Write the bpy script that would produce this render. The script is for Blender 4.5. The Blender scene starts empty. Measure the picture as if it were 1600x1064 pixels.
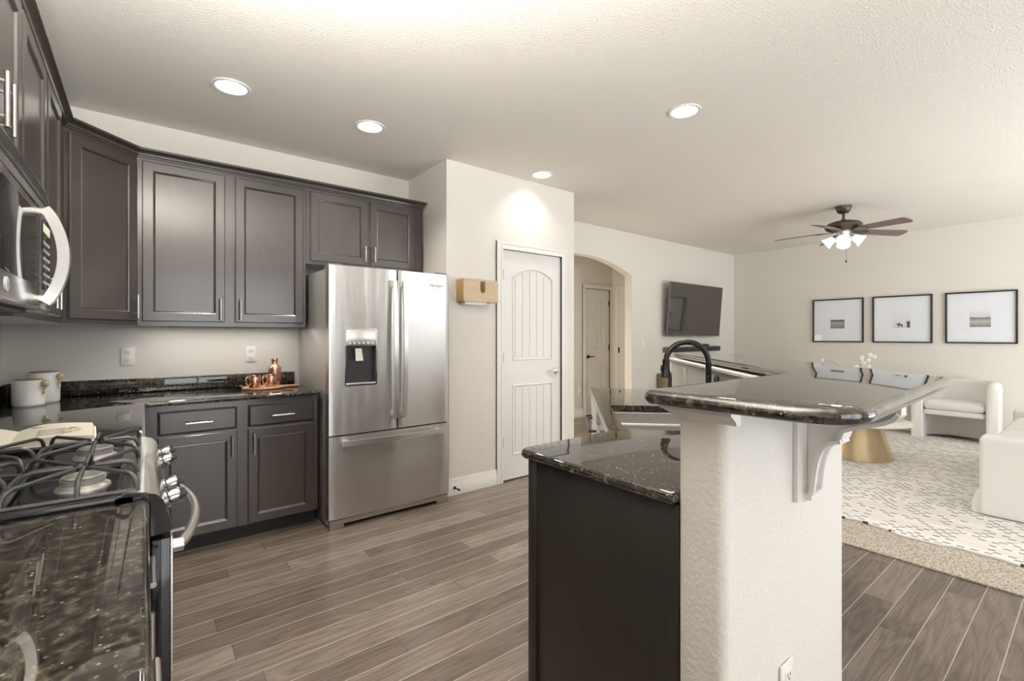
import bpy, bmesh, math, random
from mathutils import Vector, Matrix
random.seed(7)
SC = bpy.context.scene
COL = SC.collection
PI = math.pi

# ------------------------------------------------------------------ camera, world, light, exposure
cam_d = bpy.data.cameras.new('camera')
cam = bpy.data.objects.new('camera', cam_d); COL.objects.link(cam)
cam.location = (0, 0, 1.283)
cam.rotation_euler = (PI/2, 0, math.radians(-38.2))
cam_d.sensor_width = 36.0
cam_d.lens = 731/1600*36
cam_d.shift_y = -7.5/1600
cam_d.clip_start = 0.02
SC.camera = cam

SC.view_settings.view_transform = 'Standard'
SC.view_settings.look = 'None'
SC.view_settings.gamma = 1
SC.view_settings.use_curve_mapping = False
SC.view_settings.exposure = 0.14
SC.cycles.use_denoising = True
SC.cycles.max_bounces = 10
SC.cycles.diffuse_bounces = 6
SC.cycles.sample_clamp_indirect = 6.0
SC.cycles.caustics_reflective = False
SC.cycles.caustics_refractive = False

wd = bpy.data.worlds.new('daylight'); SC.world = wd
wd.use_nodes = True
bg = wd.node_tree.nodes['Background']
bg.inputs[0].default_value = (0.95, 0.97, 1.0, 1)
bg.inputs[1].default_value = 3.5

def area(name, loc, rot, sx, sy, power, col=(1, 1, 1)):
    l = bpy.data.lights.new(name, 'AREA'); l.shape = 'RECTANGLE'
    l.size = sx; l.size_y = sy; l.energy = power; l.color = col
    o = bpy.data.objects.new(name, l); COL.objects.link(o)
    o.location = loc; o.rotation_euler = rot
    return o
# rear wall sky portals (behind the camera), then added living room and hall fill
UP = math.radians(65)      # upward tilt of the added window fill, to brighten the ceiling
for n_, l_, sx_, sy_ in (('patio_door_portal', (1.25, -2.6, 1.2), 2.3, 2.33), ('living_window_portal', (5.5, -2.6, 1.35), 3.6, 1.9)):
    area(n_, l_, (PI/2, 0, 0), sx_, sy_, 1).data.cycles.is_portal = True
area('living_window_fill', (5.5, -2.80, 0.5), (PI/2+UP, 0, 0), 3.6, 1.2, 150, (0.97, 0.985, 1.0))  # added fill light outside the living room windows
area('hall_fill', (3.5, 4.62, 0.75), (PI/2, 0, -PI/2), 0.8, 1.1, 17, (1.0, 0.86, 0.64))  # unseen fill light added inside the hall, no opening there
# added upward fill lights without fixtures, out of view, to brighten the kitchen ceiling
area('kitchen_ceiling_fill', (-0.1, 0.95, 1.92), (PI, 0, 0), 0.4, 0.4, 92, (1, 0.965, 0.91))
area('kitchen_ceiling_fill', (0.3, 0.2, 1.95), (PI, 0, 0), 0.4, 0.4, 60, (1, 0.965, 0.91))
# fill light added under the wall cabinets to brighten the back wall
area('under_cabinet_fill', (0.45, 3.76, 1.34), (0, 0, 0), 0.9, 0.1, 1.6, (1, 0.95, 0.88))

# ------------------------------------------------------------------ constants
XL, YB, CEIL = -0.643, 3.94, 2.695
YP, PX0, PX1 = 3.26, 1.90, 3.345
YT, XA, YR = 4.05, 8.15, -2.6
R2 = math.sqrt(2)

# ------------------------------------------------------------------ materials
def nmat(name):
    m = bpy.data.materials.new(name); m.use_nodes = True
    nt = m.node_tree
    return m, nt, nt.nodes['Principled BSDF']
def setp(b, col=None, rough=None, metal=None, spec=None, coat=None, coat_rough=None, aniso=None, sheen=None):
    if col is not None: b.inputs['Base Color'].default_value = (*col, 1)
    if rough is not None: b.inputs['Roughness'].default_value = rough
    if metal is not None: b.inputs['Metallic'].default_value = metal
    if spec is not None: b.inputs['Specular IOR Level'].default_value = spec
    if coat is not None: b.inputs['Coat Weight'].default_value = coat
    if coat_rough is not None: b.inputs['Coat Roughness'].default_value = coat_rough
    if aniso is not None: b.inputs['Anisotropic'].default_value = aniso
    if sheen is not None: b.inputs['Sheen Weight'].default_value = sheen
def node(nt, t, **kw):
    n = nt.nodes.new(t)
    for k, v in kw.items():
        if k.startswith('i_'):
            n.inputs[k[2:].replace('_', ' ')].default_value = v
        else: setattr(n, k, v)
    return n
def coords(nt, scale=(1, 1, 1), rot=(0, 0, 0)):
    tc = nt.nodes.new('ShaderNodeTexCoord'); mp = nt.nodes.new('ShaderNodeMapping')
    mp.inputs['Scale'].default_value = scale; mp.inputs['Rotation'].default_value = rot
    nt.links.new(tc.outputs['Object'], mp.inputs['Vector'])
    return mp.outputs['Vector']
def ramp(nt, fac, stops, interp='LINEAR'):
    r = nt.nodes.new('ShaderNodeValToRGB'); r.color_ramp.interpolation = interp
    el = r.color_ramp.elements
    while len(el) < len(stops): el.new(0.5)
    for e, (p, c) in zip(el, stops):
        e.position = p; e.color = (*c, 1) if len(c) == 3 else c
    nt.links.new(fac, r.inputs['Fac'])
    return r.outputs['Color']
def bump(nt, b, height, strength=0.1, dist=0.01):
    n = nt.nodes.new('ShaderNodeBump'); n.inputs['Strength'].default_value = strength; n.inputs['Distance'].default_value = dist
    nt.links.new(height, n.inputs['Height']); nt.links.new(n.outputs['Normal'], b.inputs['Normal'])
def mixc(nt, fac, a, b_, mode='MIX'):
    m = nt.nodes.new('ShaderNodeMix'); m.data_type = 'RGBA'; m.blend_type = mode
    for sock, v in ((m.inputs[0], fac), (m.inputs[6], a), (m.inputs[7], b_)):
        if hasattr(v, 'links') or hasattr(v, 'is_linked'): nt.links.new(v, sock)
        elif isinstance(v, (int, float)): sock.default_value = v
        else: sock.default_value = (*v, 1)
    return m.outputs[2]
def simple(name, col, rough=0.5, metal=0.0, **kw):
    m, nt, b = nmat(name); setp(b, col, rough, metal, **kw)
    n = node(nt, 'ShaderNodeTexNoise', i_Scale=30.0, i_Detail=2.0)
    nt.links.new(coords(nt), n.inputs['Vector'])
    mr = node(nt, 'ShaderNodeMapRange'); mr.inputs[3].default_value = max(0, rough-0.03); mr.inputs[4].default_value = min(1, rough+0.03)
    nt.links.new(n.outputs['Fac'], mr.inputs[0]); nt.links.new(mr.outputs[0], b.inputs['Roughness'])
    return m
def emit(name, col, s):
    m, nt, b = nmat(name); setp(b, (0.8, 0.8, 0.8), 0.4)
    b.inputs['Emission Color'].default_value = (*col, 1); b.inputs['Emission Strength'].default_value = s
    return m
def paint(name, col, rough=0.6, s=0.25, scale=70, dist=0.004):
    m, nt, b = nmat(name); setp(b, col, rough, spec=0.3)
    v = coords(nt)
    n = node(nt, 'ShaderNodeTexNoise', i_Scale=scale, i_Detail=3.0, i_Roughness=0.55)
    nt.links.new(v, n.inputs['Vector'])
    r = ramp(nt, n.outputs['Fac'], [(0.42, (0, 0, 0)), (0.62, (1, 1, 1))])
    bump(nt, b, r, s, dist)
    return m

M = {}
M['wall'] = paint('wall_paint', (0.77, 0.745, 0.695), 0.65, 0.10, 60)
M['ponywall'] = paint('textured_wall_paint', (0.77, 0.745, 0.70), 0.6, 0.2, 80, 0.005)
M['ceiling'] = paint('ceiling_texture', (0.83, 0.80, 0.745), 0.75, 0.42, 105, 0.005)
M['trim'] = simple('white_trim_paint', (0.83, 0.82, 0.79), 0.35)
M['door'] = simple('white_door_paint', (0.80, 0.79, 0.765), 0.38)
M['plastic'] = simple('white_plastic', (0.86, 0.85, 0.83), 0.3)
M['slot'] = simple('outlet_slot', (0.08, 0.08, 0.08), 0.5)
M['black'] = simple('black_enamel', (0.012, 0.012, 0.013), 0.12, spec=0.6)
M['blackmatte'] = simple('black_plastic', (0.02, 0.02, 0.022), 0.45)
M['iron'] = simple('cast_iron', (0.035, 0.035, 0.037), 0.35, spec=0.6)
M['bronze'] = simple('oil_rubbed_bronze', (0.03, 0.026, 0.024), 0.28, 0.7)
M['chrome'] = simple('chrome', (0.75, 0.75, 0.75), 0.12, 1.0)
M['handlesteel'] = simple('handle_steel', (0.80, 0.79, 0.77), 0.33, 1.0)
M['nickel'] = simple('brushed_nickel', (0.62, 0.60, 0.57), 0.3, 1.0)
M['burner'] = simple('burner_metal', (0.62, 0.6, 0.57), 0.4, 0.7)
M['cap'] = simple('burner_cap', (0.28, 0.27, 0.26), 0.45, 0.3)
M['glassdark'] = simple('dark_glass', (0.015, 0.015, 0.016), 0.05, spec=0.7)
M['grey'] = simple('grey_plastic', (0.16, 0.16, 0.165), 0.35)
M['recess'] = simple('dark_grey_plastic', (0.045, 0.045, 0.05), 0.25)
M['darkchrome'] = simple('dark_chrome', (0.30, 0.295, 0.29), 0.16, 1.0)
M['fabric'] = None
M['copper'] = simple('hammered_copper', (0.72, 0.40, 0.28), 0.22, 1.0)
M['brass'] = simple('brass', (0.8, 0.62, 0.35), 0.2, 1.0)
M['ceramic'] = simple('white_ceramic', (0.80, 0.80, 0.79), 0.3)
M['page'] = simple('book_page', (0.74, 0.70, 0.58), 0.7)
M['pageedge'] = simple('book_page_edge', (0.85, 0.83, 0.78), 0.7)
M['ink'] = simple('printed_ink', (0.10, 0.09, 0.08), 0.7)
M['leafink'] = simple('printed_leaf', (0.22, 0.2, 0.08), 0.7)
M['mat'] = simple('picture_mat', (0.86, 0.895, 0.96), 0.6)
M['frame'] = simple('black_frame', (0.02, 0.019, 0.018), 0.35)
M['gold'] = None
M['marble'] = simple('cream_tabletop', (0.78, 0.74, 0.67), 0.25)
M['flower'] = simple('white_petal', (0.88, 0.88, 0.86), 0.5)
M['stem'] = simple('stem', (0.3, 0.28, 0.2), 0.6)
M['steel_logo'] = simple('logo_grey', (0.22, 0.22, 0.23), 0.3, 0.6)
M['fandark'] = simple('fan_bronze', (0.09, 0.075, 0.06), 0.4, 0.5)
M['blade'] = simple('fan_blade', (0.20, 0.145, 0.135), 0.45)
M['screen'] = simple('tv_screen', (0.048, 0.041, 0.035), 0.06, spec=0.9)
M['can'] = emit('downlight_lens', (1, 0.99, 0.97), 9.0)
M['shade'] = emit('lit_glass_shade', (0.96, 0.98, 1.0), 0.75)
M['bulb'] = emit('lit_bulb', (1, 0.97, 0.93), 14.0)
M['display'] = emit('green_display', (0.5, 0.6, 0.25), 0.5)

def espresso():
    m, nt, b = nmat('espresso_wood'); setp(b, rough=0.32, spec=0.7, coat=1.0, coat_rough=0.16)
    b.inputs['Coat IOR'].default_value = 1.5
    v = coords(nt, (18, 18, 1.2))
    n = node(nt, 'ShaderNodeTexNoise', i_Scale=3.0, i_Detail=5.0, i_Roughness=0.6)
    nt.links.new(v, n.inputs['Vector'])
    c = ramp(nt, n.outputs['Fac'], [(0.3, (0.033, 0.025, 0.0215)), (0.7, (0.042, 0.032, 0.028))])
    nt.links.new(c, b.inputs['Base Color'])
    return m
M['wood'] = espresso()
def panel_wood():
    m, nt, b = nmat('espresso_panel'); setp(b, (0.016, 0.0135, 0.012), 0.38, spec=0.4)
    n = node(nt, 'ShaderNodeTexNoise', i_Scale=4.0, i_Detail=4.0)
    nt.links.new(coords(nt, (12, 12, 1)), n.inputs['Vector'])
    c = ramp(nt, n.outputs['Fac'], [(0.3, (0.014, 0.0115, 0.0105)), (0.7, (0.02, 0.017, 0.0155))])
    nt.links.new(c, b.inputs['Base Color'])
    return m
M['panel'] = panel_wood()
def granite():
    m, nt, b = nmat('granite'); setp(b, rough=0.03, spec=0.5); b.inputs['IOR'].default_value = 1.75
    v = coords(nt)
    big = node(nt, 'ShaderNodeTexNoise', i_Scale=48.0, i_Detail=5.0, i_Roughness=0.68); nt.links.new(v, big.inputs['Vector'])
    base = ramp(nt, big.outputs['Fac'], [(0.36, (0.007, 0.0065, 0.006)), (0.5, (0.022, 0.0195, 0.0165)), (0.58, (0.052, 0.044, 0.034)), (0.72, (0.12, 0.10, 0.075))])
    vo = node(nt, 'ShaderNodeTexVoronoi', i_Scale=125.0, i_Randomness=1.0); nt.links.new(v, vo.inputs['Vector'])
    n2 = node(nt, 'ShaderNodeTexNoise', i_Scale=9.0, i_Detail=3.0); nt.links.new(v, n2.inputs['Vector'])
    sep = node(nt, 'ShaderNodeSeparateColor'); nt.links.new(vo.outputs['Color'], sep.inputs[0])
    fl = node(nt, 'ShaderNodeMath', operation='GREATER_THAN'); fl.inputs[1].default_value = 0.84
    nt.links.new(sep.outputs[0], fl.inputs[0])
    sz = node(nt, 'ShaderNodeMath', operation='LESS_THAN'); sz.inputs[1].default_value = 0.28
    nt.links.new(vo.outputs['Distance'], sz.inputs[0])
    fm = node(nt, 'ShaderNodeMath', operation='MULTIPLY'); nt.links.new(fl.outputs[0], fm.inputs[0]); nt.links.new(sz.outputs[0], fm.inputs[1])
    fc = ramp(nt, sep.outputs[1], [(0.0, (0.08, 0.066, 0.045)), (0.5, (0.12, 0.105, 0.08)), (0.85, (0.20, 0.18, 0.15)), (1.0, (0.42, 0.40, 0.36))])
    c = mixc(nt, fm.outputs[0], base, fc)
    nt.links.new(c, b.inputs['Base Color'])
    return m
M['granite'] = granite()
def steel(name, axis, rough=0.3, col=(0.60, 0.585, 0.565), wave=0.0, metal=1.0):
    """brushed steel, grain along axis: highlights smear across the grain"""
    m, nt, b = nmat(name); setp(b, col, rough, metal, aniso=0.8)
    tg = nt.nodes.new('ShaderNodeTangent'); tg.direction_type = 'RADIAL'; tg.axis = 'Z'
    nt.links.new(tg.outputs[0], b.inputs['Tangent']); b.inputs['Anisotropic Rotation'].default_value = 0.25
    sc = [260, 260, 260]; sc[axis] = 2.0
    n = node(nt, 'ShaderNodeTexNoise', i_Scale=1.0, i_Detail=2.0); nt.links.new(coords(nt, sc), n.inputs['Vector'])
    mr = node(nt, 'ShaderNodeMapRange'); mr.inputs[3].default_value = rough-0.05; mr.inputs[4].default_value = rough+0.05
    nt.links.new(n.outputs['Fac'], mr.inputs[0]); nt.links.new(mr.outputs[0], b.inputs['Roughness'])
    if wave:
        w = node(nt, 'ShaderNodeTexNoise', i_Scale=1.0, i_Detail=1.5); nt.links.new(coords(nt, (9, 9, 0.9)), w.inputs['Vector'])
        bump(nt, b, w.outputs['Fac'], wave, 0.01)
    return m
M['steelx'] = steel('brushed_steel', 0, 0.33, (0.60, 0.588, 0.57), 0.6)
M['steely'] = steel('brushed_steel_range', 1, 0.26)
M['steelside'] = steel('grey_painted_steel', 2, 0.42, (0.60, 0.575, 0.55), 0, 0.6)
M['sinksteel'] = simple('sink_steel', (0.74, 0.72, 0.70), 0.3, 1.0)
def floorwood():
    """hardwood strips along X: random lengths per row, pale long seams, dark end joints, cathedral grain"""
    m, nt, b = nmat('hardwood_planks'); setp(b, rough=0.24, spec=0.5)
    L = nt.links.new
    def mth(op, a, b_=None, c=None):
        n = nt.nodes.new('ShaderNodeMath'); n.operation = op
        for k, v in enumerate((a, b_, c)):
            if v is None: continue
            if isinstance(v, (int, float)): n.inputs[k].default_value = v
            else: L(v, n.inputs[k])
        return n.outputs[0]
    v = coords(nt); sp = node(nt, 'ShaderNodeSeparateXYZ'); L(v, sp.inputs[0]); x, y = sp.outputs[0], sp.outputs[1]
    W, LN = 0.125, 1.3
    row = mth('DIVIDE', y, W); ri = mth('FLOOR', row); rf = mth('FRACT', row)
    wn = node(nt, 'ShaderNodeTexWhiteNoise', noise_dimensions='1D'); L(ri, wn.inputs['W'])
    px = mth('ADD', mth('DIVIDE', x, LN), mth('MULTIPLY', wn.outputs['Value'], 7.0)); pi = mth('FLOOR', px); pf = mth('FRACT', px)
    cb_ = node(nt, 'ShaderNodeCombineXYZ'); L(ri, cb_.inputs[0]); L(pi, cb_.inputs[1])
    w2 = node(nt, 'ShaderNodeTexWhiteNoise', noise_dimensions='2D'); L(cb_.outputs[0], w2.inputs['Vector'])
    tone = ramp(nt, w2.outputs['Value'], [(0.0, (0.115, 0.085, 0.068)), (0.5, (0.155, 0.119, 0.097)), (0.85, (0.19, 0.15, 0.124)), (1.0, (0.225, 0.185, 0.155))])
    off = node(nt, 'ShaderNodeVectorMath', operation='SCALE'); off.inputs['Scale'].default_value = 19.0; L(w2.outputs['Color'], off.inputs[0])
    add = node(nt, 'ShaderNodeVectorMath', operation='ADD'); L(v, add.inputs[0]); L(off.outputs[0], add.inputs[1])
    mp = node(nt, 'ShaderNodeMapping'); mp.inputs['Scale'].default_value = (1.1, 12, 1); L(add.outputs[0], mp.inputs['Vector'])
    g = node(nt, 'ShaderNodeTexNoise', i_Scale=1.0, i_Detail=2.0, i_Distortion=0.35); L(mp.outputs[0], g.inputs['Vector'])
    ring = mth('PINGPONG', mth('MULTIPLY', g.outputs['Fac'], 17.0), 1.0)
    gr = ramp(nt, ring, [(0.0, (0.62, 0.60, 0.58)), (0.25, (0.88, 0.88, 0.87)), (0.75, (1.06, 1.06, 1.06)), (1.0, (1.3, 1.29, 1.27))])
    mp2 = node(nt, 'ShaderNodeMapping'); mp2.inputs['Scale'].default_value = (7, 170, 1); L(add.outputs[0], mp2.inputs['Vector'])
    fine = node(nt, 'ShaderNodeTexNoise', i_Scale=1.0, i_Detail=3.0); L(mp2.outputs[0], fine.inputs['Vector'])
    fi = ramp(nt, fine.outputs['Fac'], [(0.3, (0.75, 0.75, 0.75)), (0.7, (1.2, 1.2, 1.2))])
    c = mixc(nt, 0.75, tone, gr, 'MULTIPLY'); c = mixc(nt, 0.75, c, fi, 'MULTIPLY')
    sd = mth('MINIMUM', rf, mth('SUBTRACT', 1.0, rf)); seam = mth('LESS_THAN', sd, 0.0016/W)
    c = mixc(nt, seam, c, (0.44, 0.40, 0.355))  # pale seam colour paints in light caught by bevelled plank edges
    ed = mth('MINIMUM', pf, mth('SUBTRACT', 1.0, pf)); end = mth('LESS_THAN', ed, 0.0013/LN)
    c = mixc(nt, end, c, (0.05, 0.042, 0.036))
    L(c, b.inputs['Base Color'])
    groove = mth('SUBTRACT', 1.0, mth('MAXIMUM', seam, end))
    bump(nt, b, mth('MULTIPLY_ADD', ring, 0.12, groove), 0.22, 0.002)
    return m
M['floor'] = floorwood()
def rugwhite():
    m, nt, b = nmat('woven_rug'); setp(b, rough=0.95, spec=0.1)
    v = coords(nt)
    wob = node(nt, 'ShaderNodeTexNoise', i_Scale=3.0, i_Detail=3.0); nt.links.new(v, wob.inputs['Vector'])
    sc = node(nt, 'ShaderNodeVectorMath', operation='SCALE'); sc.inputs['Scale'].default_value = 0.06; nt.links.new(wob.outputs['Color'], sc.inputs[0])
    ad = node(nt, 'ShaderNodeVectorMath', operation='ADD'); nt.links.new(v, ad.inputs[0]); nt.links.new(sc.outputs[0], ad.inputs[1])
    mp = node(nt, 'ShaderNodeMapping'); mp.inputs['Rotation'].default_value = (0, 0, PI/2); nt.links.new(ad.outputs[0], mp.inputs['Vector'])
    br = node(nt, 'ShaderNodeTexBrick', offset=0.5, offset_frequency=2)
    br.inputs['Color1'].default_value = (0, 0, 0, 1); br.inputs['Color2'].default_value = (1, 1, 1, 1); br.inputs['Mortar'].default_value = (0, 0, 0, 1)
    br.inputs['Scale'].default_value = 1.0; br.inputs['Mortar Size'].default_value = 0.0125; br.inputs['Mortar Smooth'].default_value = 0.0
    br.inputs['Brick Width'].default_value = 0.06; br.inputs['Row Height'].default_value = 0.038
    nt.links.new(mp.outputs[0], br.inputs['Vector'])
    band = node(nt, 'ShaderNodeTexNoise', i_Scale=1.0, i_Detail=2.0)
    mpb = node(nt, 'ShaderNodeMapping'); mpb.inputs['Scale'].default_value = (7, 0.7, 1); nt.links.new(v, mpb.inputs['Vector']); nt.links.new(mpb.outputs[0], band.inputs['Vector'])
    th = node(nt, 'ShaderNodeMath', operation='ADD'); nt.links.new(br.outputs['Color'], th.inputs[0]); nt.links.new(band.outputs['Fac'], th.inputs[1])
    gt = node(nt, 'ShaderNodeMath', operation='GREATER_THAN'); gt.inputs[1].default_value = 0.98; nt.links.new(th.outputs[0], gt.inputs[0])
    nf = node(nt, 'ShaderNodeMath', operation='SUBTRACT'); nf.inputs[0].default_value = 1.0; nt.links.new(br.outputs['Fac'], nf.inputs[1])
    mk = node(nt, 'ShaderNodeMath', operation='MULTIPLY'); nt.links.new(gt.outputs[0], mk.inputs[0]); nt.links.new(nf.outputs[0], mk.inputs[1])
    wool = ramp(nt, band.outputs['Fac'], [(0.3, (0.72, 0.685, 0.635)), (0.6, (0.83, 0.815, 0.79))])
    dark = ramp(nt, th.outputs[0], [(0.45, (0.34, 0.32, 0.30)), (0.7, (0.075, 0.07, 0.068))])
    nt.links.new(mixc(nt, mk.outputs[0], wool, dark), b.inputs['Base Color'])
    fz = node(nt, 'ShaderNodeTexNoise', i_Scale=160.0, i_Detail=2.0); nt.links.new(v, fz.inputs['Vector'])
    bump(nt, b, fz.outputs['Fac'], 0.5, 0.006)
    return m
M['rug'] = rugwhite()
def rugjute():
    m, nt, b = nmat('speckled_carpet'); setp(b, rough=0.95, spec=0.1)
    n = node(nt, 'ShaderNodeTexNoise', i_Scale=110.0, i_Detail=3.0, i_Roughness=0.7); nt.links.new(coords(nt), n.inputs['Vector'])
    c = ramp(nt, n.outputs['Fac'], [(0.36, (0.22, 0.18, 0.14)), (0.5, (0.48, 0.43, 0.36)), (0.62, (0.68, 0.63, 0.56))])
    nt.links.new(c, b.inputs['Base Color']); bump(nt, b, n.outputs['Fac'], 0.6, 0.008)
    return m
M['jute'] = rugjute()
def fabric():
    m, nt, b = nmat('white_upholstery'); setp(b, (0.81, 0.80, 0.785), 0.9, spec=0.15, sheen=0.15)
    n = node(nt, 'ShaderNodeTexNoise', i_Scale=420.0, i_Detail=2.0); nt.links.new(coords(nt), n.inputs['Vector'])
    bump(nt, b, n.outputs['Fac'], 0.25, 0.002)
    return m
M['fabric'] = fabric()
def timber(name, a, b_, sc=(3, 30, 30), rough=0.5):
    m, nt, b = nmat(name); setp(b, rough=rough)
    n = node(nt, 'ShaderNodeTexNoise', i_Scale=2.0, i_Detail=4.0); nt.links.new(coords(nt, sc), n.inputs['Vector'])
    nt.links.new(ramp(nt, n.outputs['Fac'], [(0.3, a), (0.7, b_)]), b.inputs['Base Color'])
    return m
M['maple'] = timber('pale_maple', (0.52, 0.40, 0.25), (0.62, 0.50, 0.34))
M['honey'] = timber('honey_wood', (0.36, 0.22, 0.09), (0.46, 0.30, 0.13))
M['board'] = timber('serving_board_wood', (0.42, 0.22, 0.13), (0.52, 0.3, 0.19))
M['lid'] = timber('lid_wood', (0.30, 0.22, 0.15), (0.38, 0.29, 0.2))
M['console'] = timber('console_wood', (0.20, 0.15, 0.10), (0.28, 0.21, 0.15), (3, 3, 30))
m_, nt_, b_ = nmat('satin_gold'); setp(b_, (0.62, 0.50, 0.31), 0.36, 0.85)
n_ = node(nt_, 'ShaderNodeTexNoise', i_Scale=3.0); nt_.links.new(coords(nt_, (6, 6, 0.3)), n_.inputs['Vector'])
nt_.links.new(ramp(nt_, n_.outputs['Fac'], [(0.3, (0.56, 0.45, 0.27)), (0.7, (0.66, 0.54, 0.36))]), b_.inputs['Base Color'])
M['gold'] = m_
def glazing():
    m = bpy.data.materials.new('clear_glazing'); m.use_nodes = True; nt = m.node_tree; nt.nodes.clear()
    o = nt.nodes.new('ShaderNodeOutputMaterial'); t = nt.nodes.new('ShaderNodeBsdfTransparent'); g = nt.nodes.new('ShaderNodeBsdfGlossy')
    g.inputs['Roughness'].default_value = 0.02
    mx = nt.nodes.new('ShaderNodeMixShader')
    mx.inputs[0].default_value = 0.04; nt.links.new(t.outputs[0], mx.inputs[1]); nt.links.new(g.outputs[0], mx.inputs[2]); nt.links.new(mx.outputs[0], o.inputs[0])
    return m
M['glazing'] = glazing()
def photo(name, stops, scale, rot):
    m, nt, b = nmat(name); setp(b, rough=0.5)
    v = coords(nt, scale, rot)
    n = node(nt, 'ShaderNodeTexNoise', i_Scale=30.0, i_Detail=3.0); nt.links.new(coords(nt), n.inputs['Vector'])
    sp = node(nt, 'ShaderNodeSeparateXYZ'); nt.links.new(v, sp.inputs[0])
    ma = node(nt, 'ShaderNodeMath', operation='MULTIPLY_ADD'); ma.inputs[1].default_value = 0.12; nt.links.new(n.outputs['Fac'], ma.inputs[0]); nt.links.new(sp.outputs[2], ma.inputs[2])
    nt.links.new(ramp(nt, ma.outputs[0], stops), b.inputs['Base Color'])
    return m

# ------------------------------------------------------------------ mesh helpers
class MB:
    """collects shapes (scene or local coordinates) into one mesh"""
    def __init__(s): s.v = []; s.f = []
    def add(s, verts, faces):
        k = len(s.v); s.v += [tuple(p) for p in verts]; s.f += [tuple(i+k for i in f) for f in faces]; return s
    def bm(s, b, mat=None):
        if mat: b.transform(mat)
        b.verts.index_update()
        s.add([v.co[:] for v in b.verts], [[v.index for v in f.verts] for f in b.faces]); b.free(); return s
    def box(s, a, b, bev=0.0, seg=2, mat=None):
        bm = bmesh.new(); bmesh.ops.create_cube(bm, size=1)
        for v in bm.verts:
            v.co = Vector([a[i]+(v.co[i]+0.5)*(b[i]-a[i]) for i in range(3)])
        if bev > 0:
            bmesh.ops.bevel(bm, geom=bm.edges[:]+bm.verts[:], offset=bev, segments=seg, profile=0.5, affect='EDGES', clamp_overlap=True)
        return s.bm(bm, mat)
    def lathe(s, prof, c=(0, 0, 0), n=28, mat=None, axis='z', caps=True):
        """prof: list of (radius, height)"""
        V = []; F = []; rings = []
        for r, h in prof:
            if r < 1e-6: V.append((0, 0, h)); rings.append([len(V)-1]*n)
            else:
                st = len(V)
                for i in range(n):
                    t = 2*PI*i/n; V.append((r*math.cos(t), r*math.sin(t), h))
                rings.append(list(range(st, st+n)))
        for a, b in zip(rings, rings[1:]):
            for i in range(n):
                q = [a[i], a[(i+1) % n], b[(i+1) % n], b[i]]
                u = []
                for x in q:
                    if x not in u: u.append(x)
                if len(u) > 2: F.append(u)
        for ring, rev in ((rings[0], True), (rings[-1], False)):
            if caps and len(set(ring)) > 1: F.append(ring[::-1] if rev else ring)
        R = Matrix()
        if axis == 'x': R = Matrix.Rotation(PI/2, 4, 'Y')
        if axis == 'y': R = Matrix.Rotation(-PI/2, 4, 'X')
        if axis == '-y': R = Matrix.Rotation(PI/2, 4, 'X')
        T = Matrix.Translation(c) @ R
        if mat: T = mat @ T
        return s.add([T @ Vector(p) for p in V], F)
    def cyl(s, p, q, r, n=12, r2=None):
        p = Vector(p); q = Vector(q); return s.tube([p, q], [r, r if r2 is None else r2], n)
    def tube(s, pts, r, n=10, caps=True, flat=None):
        """round (or flat=(w,t): rectangular, needs an up vector third) tube along points"""
        P = [Vector(p) for p in pts]; m = len(P)
        R = r if isinstance(r, (list, tuple)) else [r]*m
        V = []; F = []; up = None
        for i in range(m):
            t = (P[min(i+1, m-1)]-P[max(i-1, 0)]).normalized()
            if up is None:
                up = Vector((0, 0, 1)) if abs(t.z) < 0.9 else Vector((1, 0, 0))
                if flat: up = Vector(flat[2])
            a = t.cross(up).normalized(); u = a.cross(t).normalized(); up = u if not flat else up
            if flat:
                w, h = flat[0]/2, flat[1]/2
                for x, y in ((-w, -h), (w, -h), (w, h), (-w, h)): V.append(P[i]+a*x+u*y)
            else:
                for k in range(n):
                    th = 2*PI*k/n; V.append(P[i]+(a*math.cos(th)+u*math.sin(th))*R[i])
        c = 4 if flat else n
        for i in range(m-1):
            for k in range(c):
                F.append((i*c+k, i*c+(k+1) % c, (i+1)*c+(k+1) % c, (i+1)*c+k))
        if caps:
            F.append(tuple(range(c))[::-1]); F.append(tuple((m-1)*c+k for k in range(c)))
        return s.add(V, F)
    def prism(s, pts, lo, hi, ax='z', top=True, bot=True, mat=None):
        """2D outline extruded: ax z -> pts (x,y); ax y -> pts (x,z); ax x -> pts (y,z)"""
        f = {'z': lambda p, h: (p[0], p[1], h), 'y': lambda p, h: (p[0], h, p[1]), 'x': lambda p, h: (h, p[0], p[1])}[ax]
        n = len(pts); V = [f(p, lo) for p in pts]+[f(p, hi) for p in pts]
        if mat: V = [mat @ Vector(p) for p in V]
        F = [(i, (i+1) % n, n+(i+1) % n, n+i) for i in range(n)]
        if bot: F.append(tuple(range(n))[::-1])
        if top: F.append(tuple(range(n, 2*n)))
        return s.add(V, F)
    def rings(s, O, U, V_, N, w, h, rg, back=True):
        """rectangular panel: rg = (inset, height along N) rings, last one capped"""
        O, U, V_, N = map(Vector, (O, U, V_, N)); V = []; F = []
        for ins, d in rg:
            for x, y in ((ins, ins), (w-ins, ins), (w-ins, h-ins), (ins, h-ins)): V.append(O+U*x+V_*y+N*d)
        for i in range(len(rg)-1):
            for k in range(4): F.append((i*4+k, i*4+(k+1) % 4, i*4+4+(k+1) % 4, i*4+4+k))
        if back: F.append((3, 2, 1, 0))
        e = (len(rg)-1)*4; F.append((e, e+1, e+2, e+3))
        return s.add(V, F)
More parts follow.
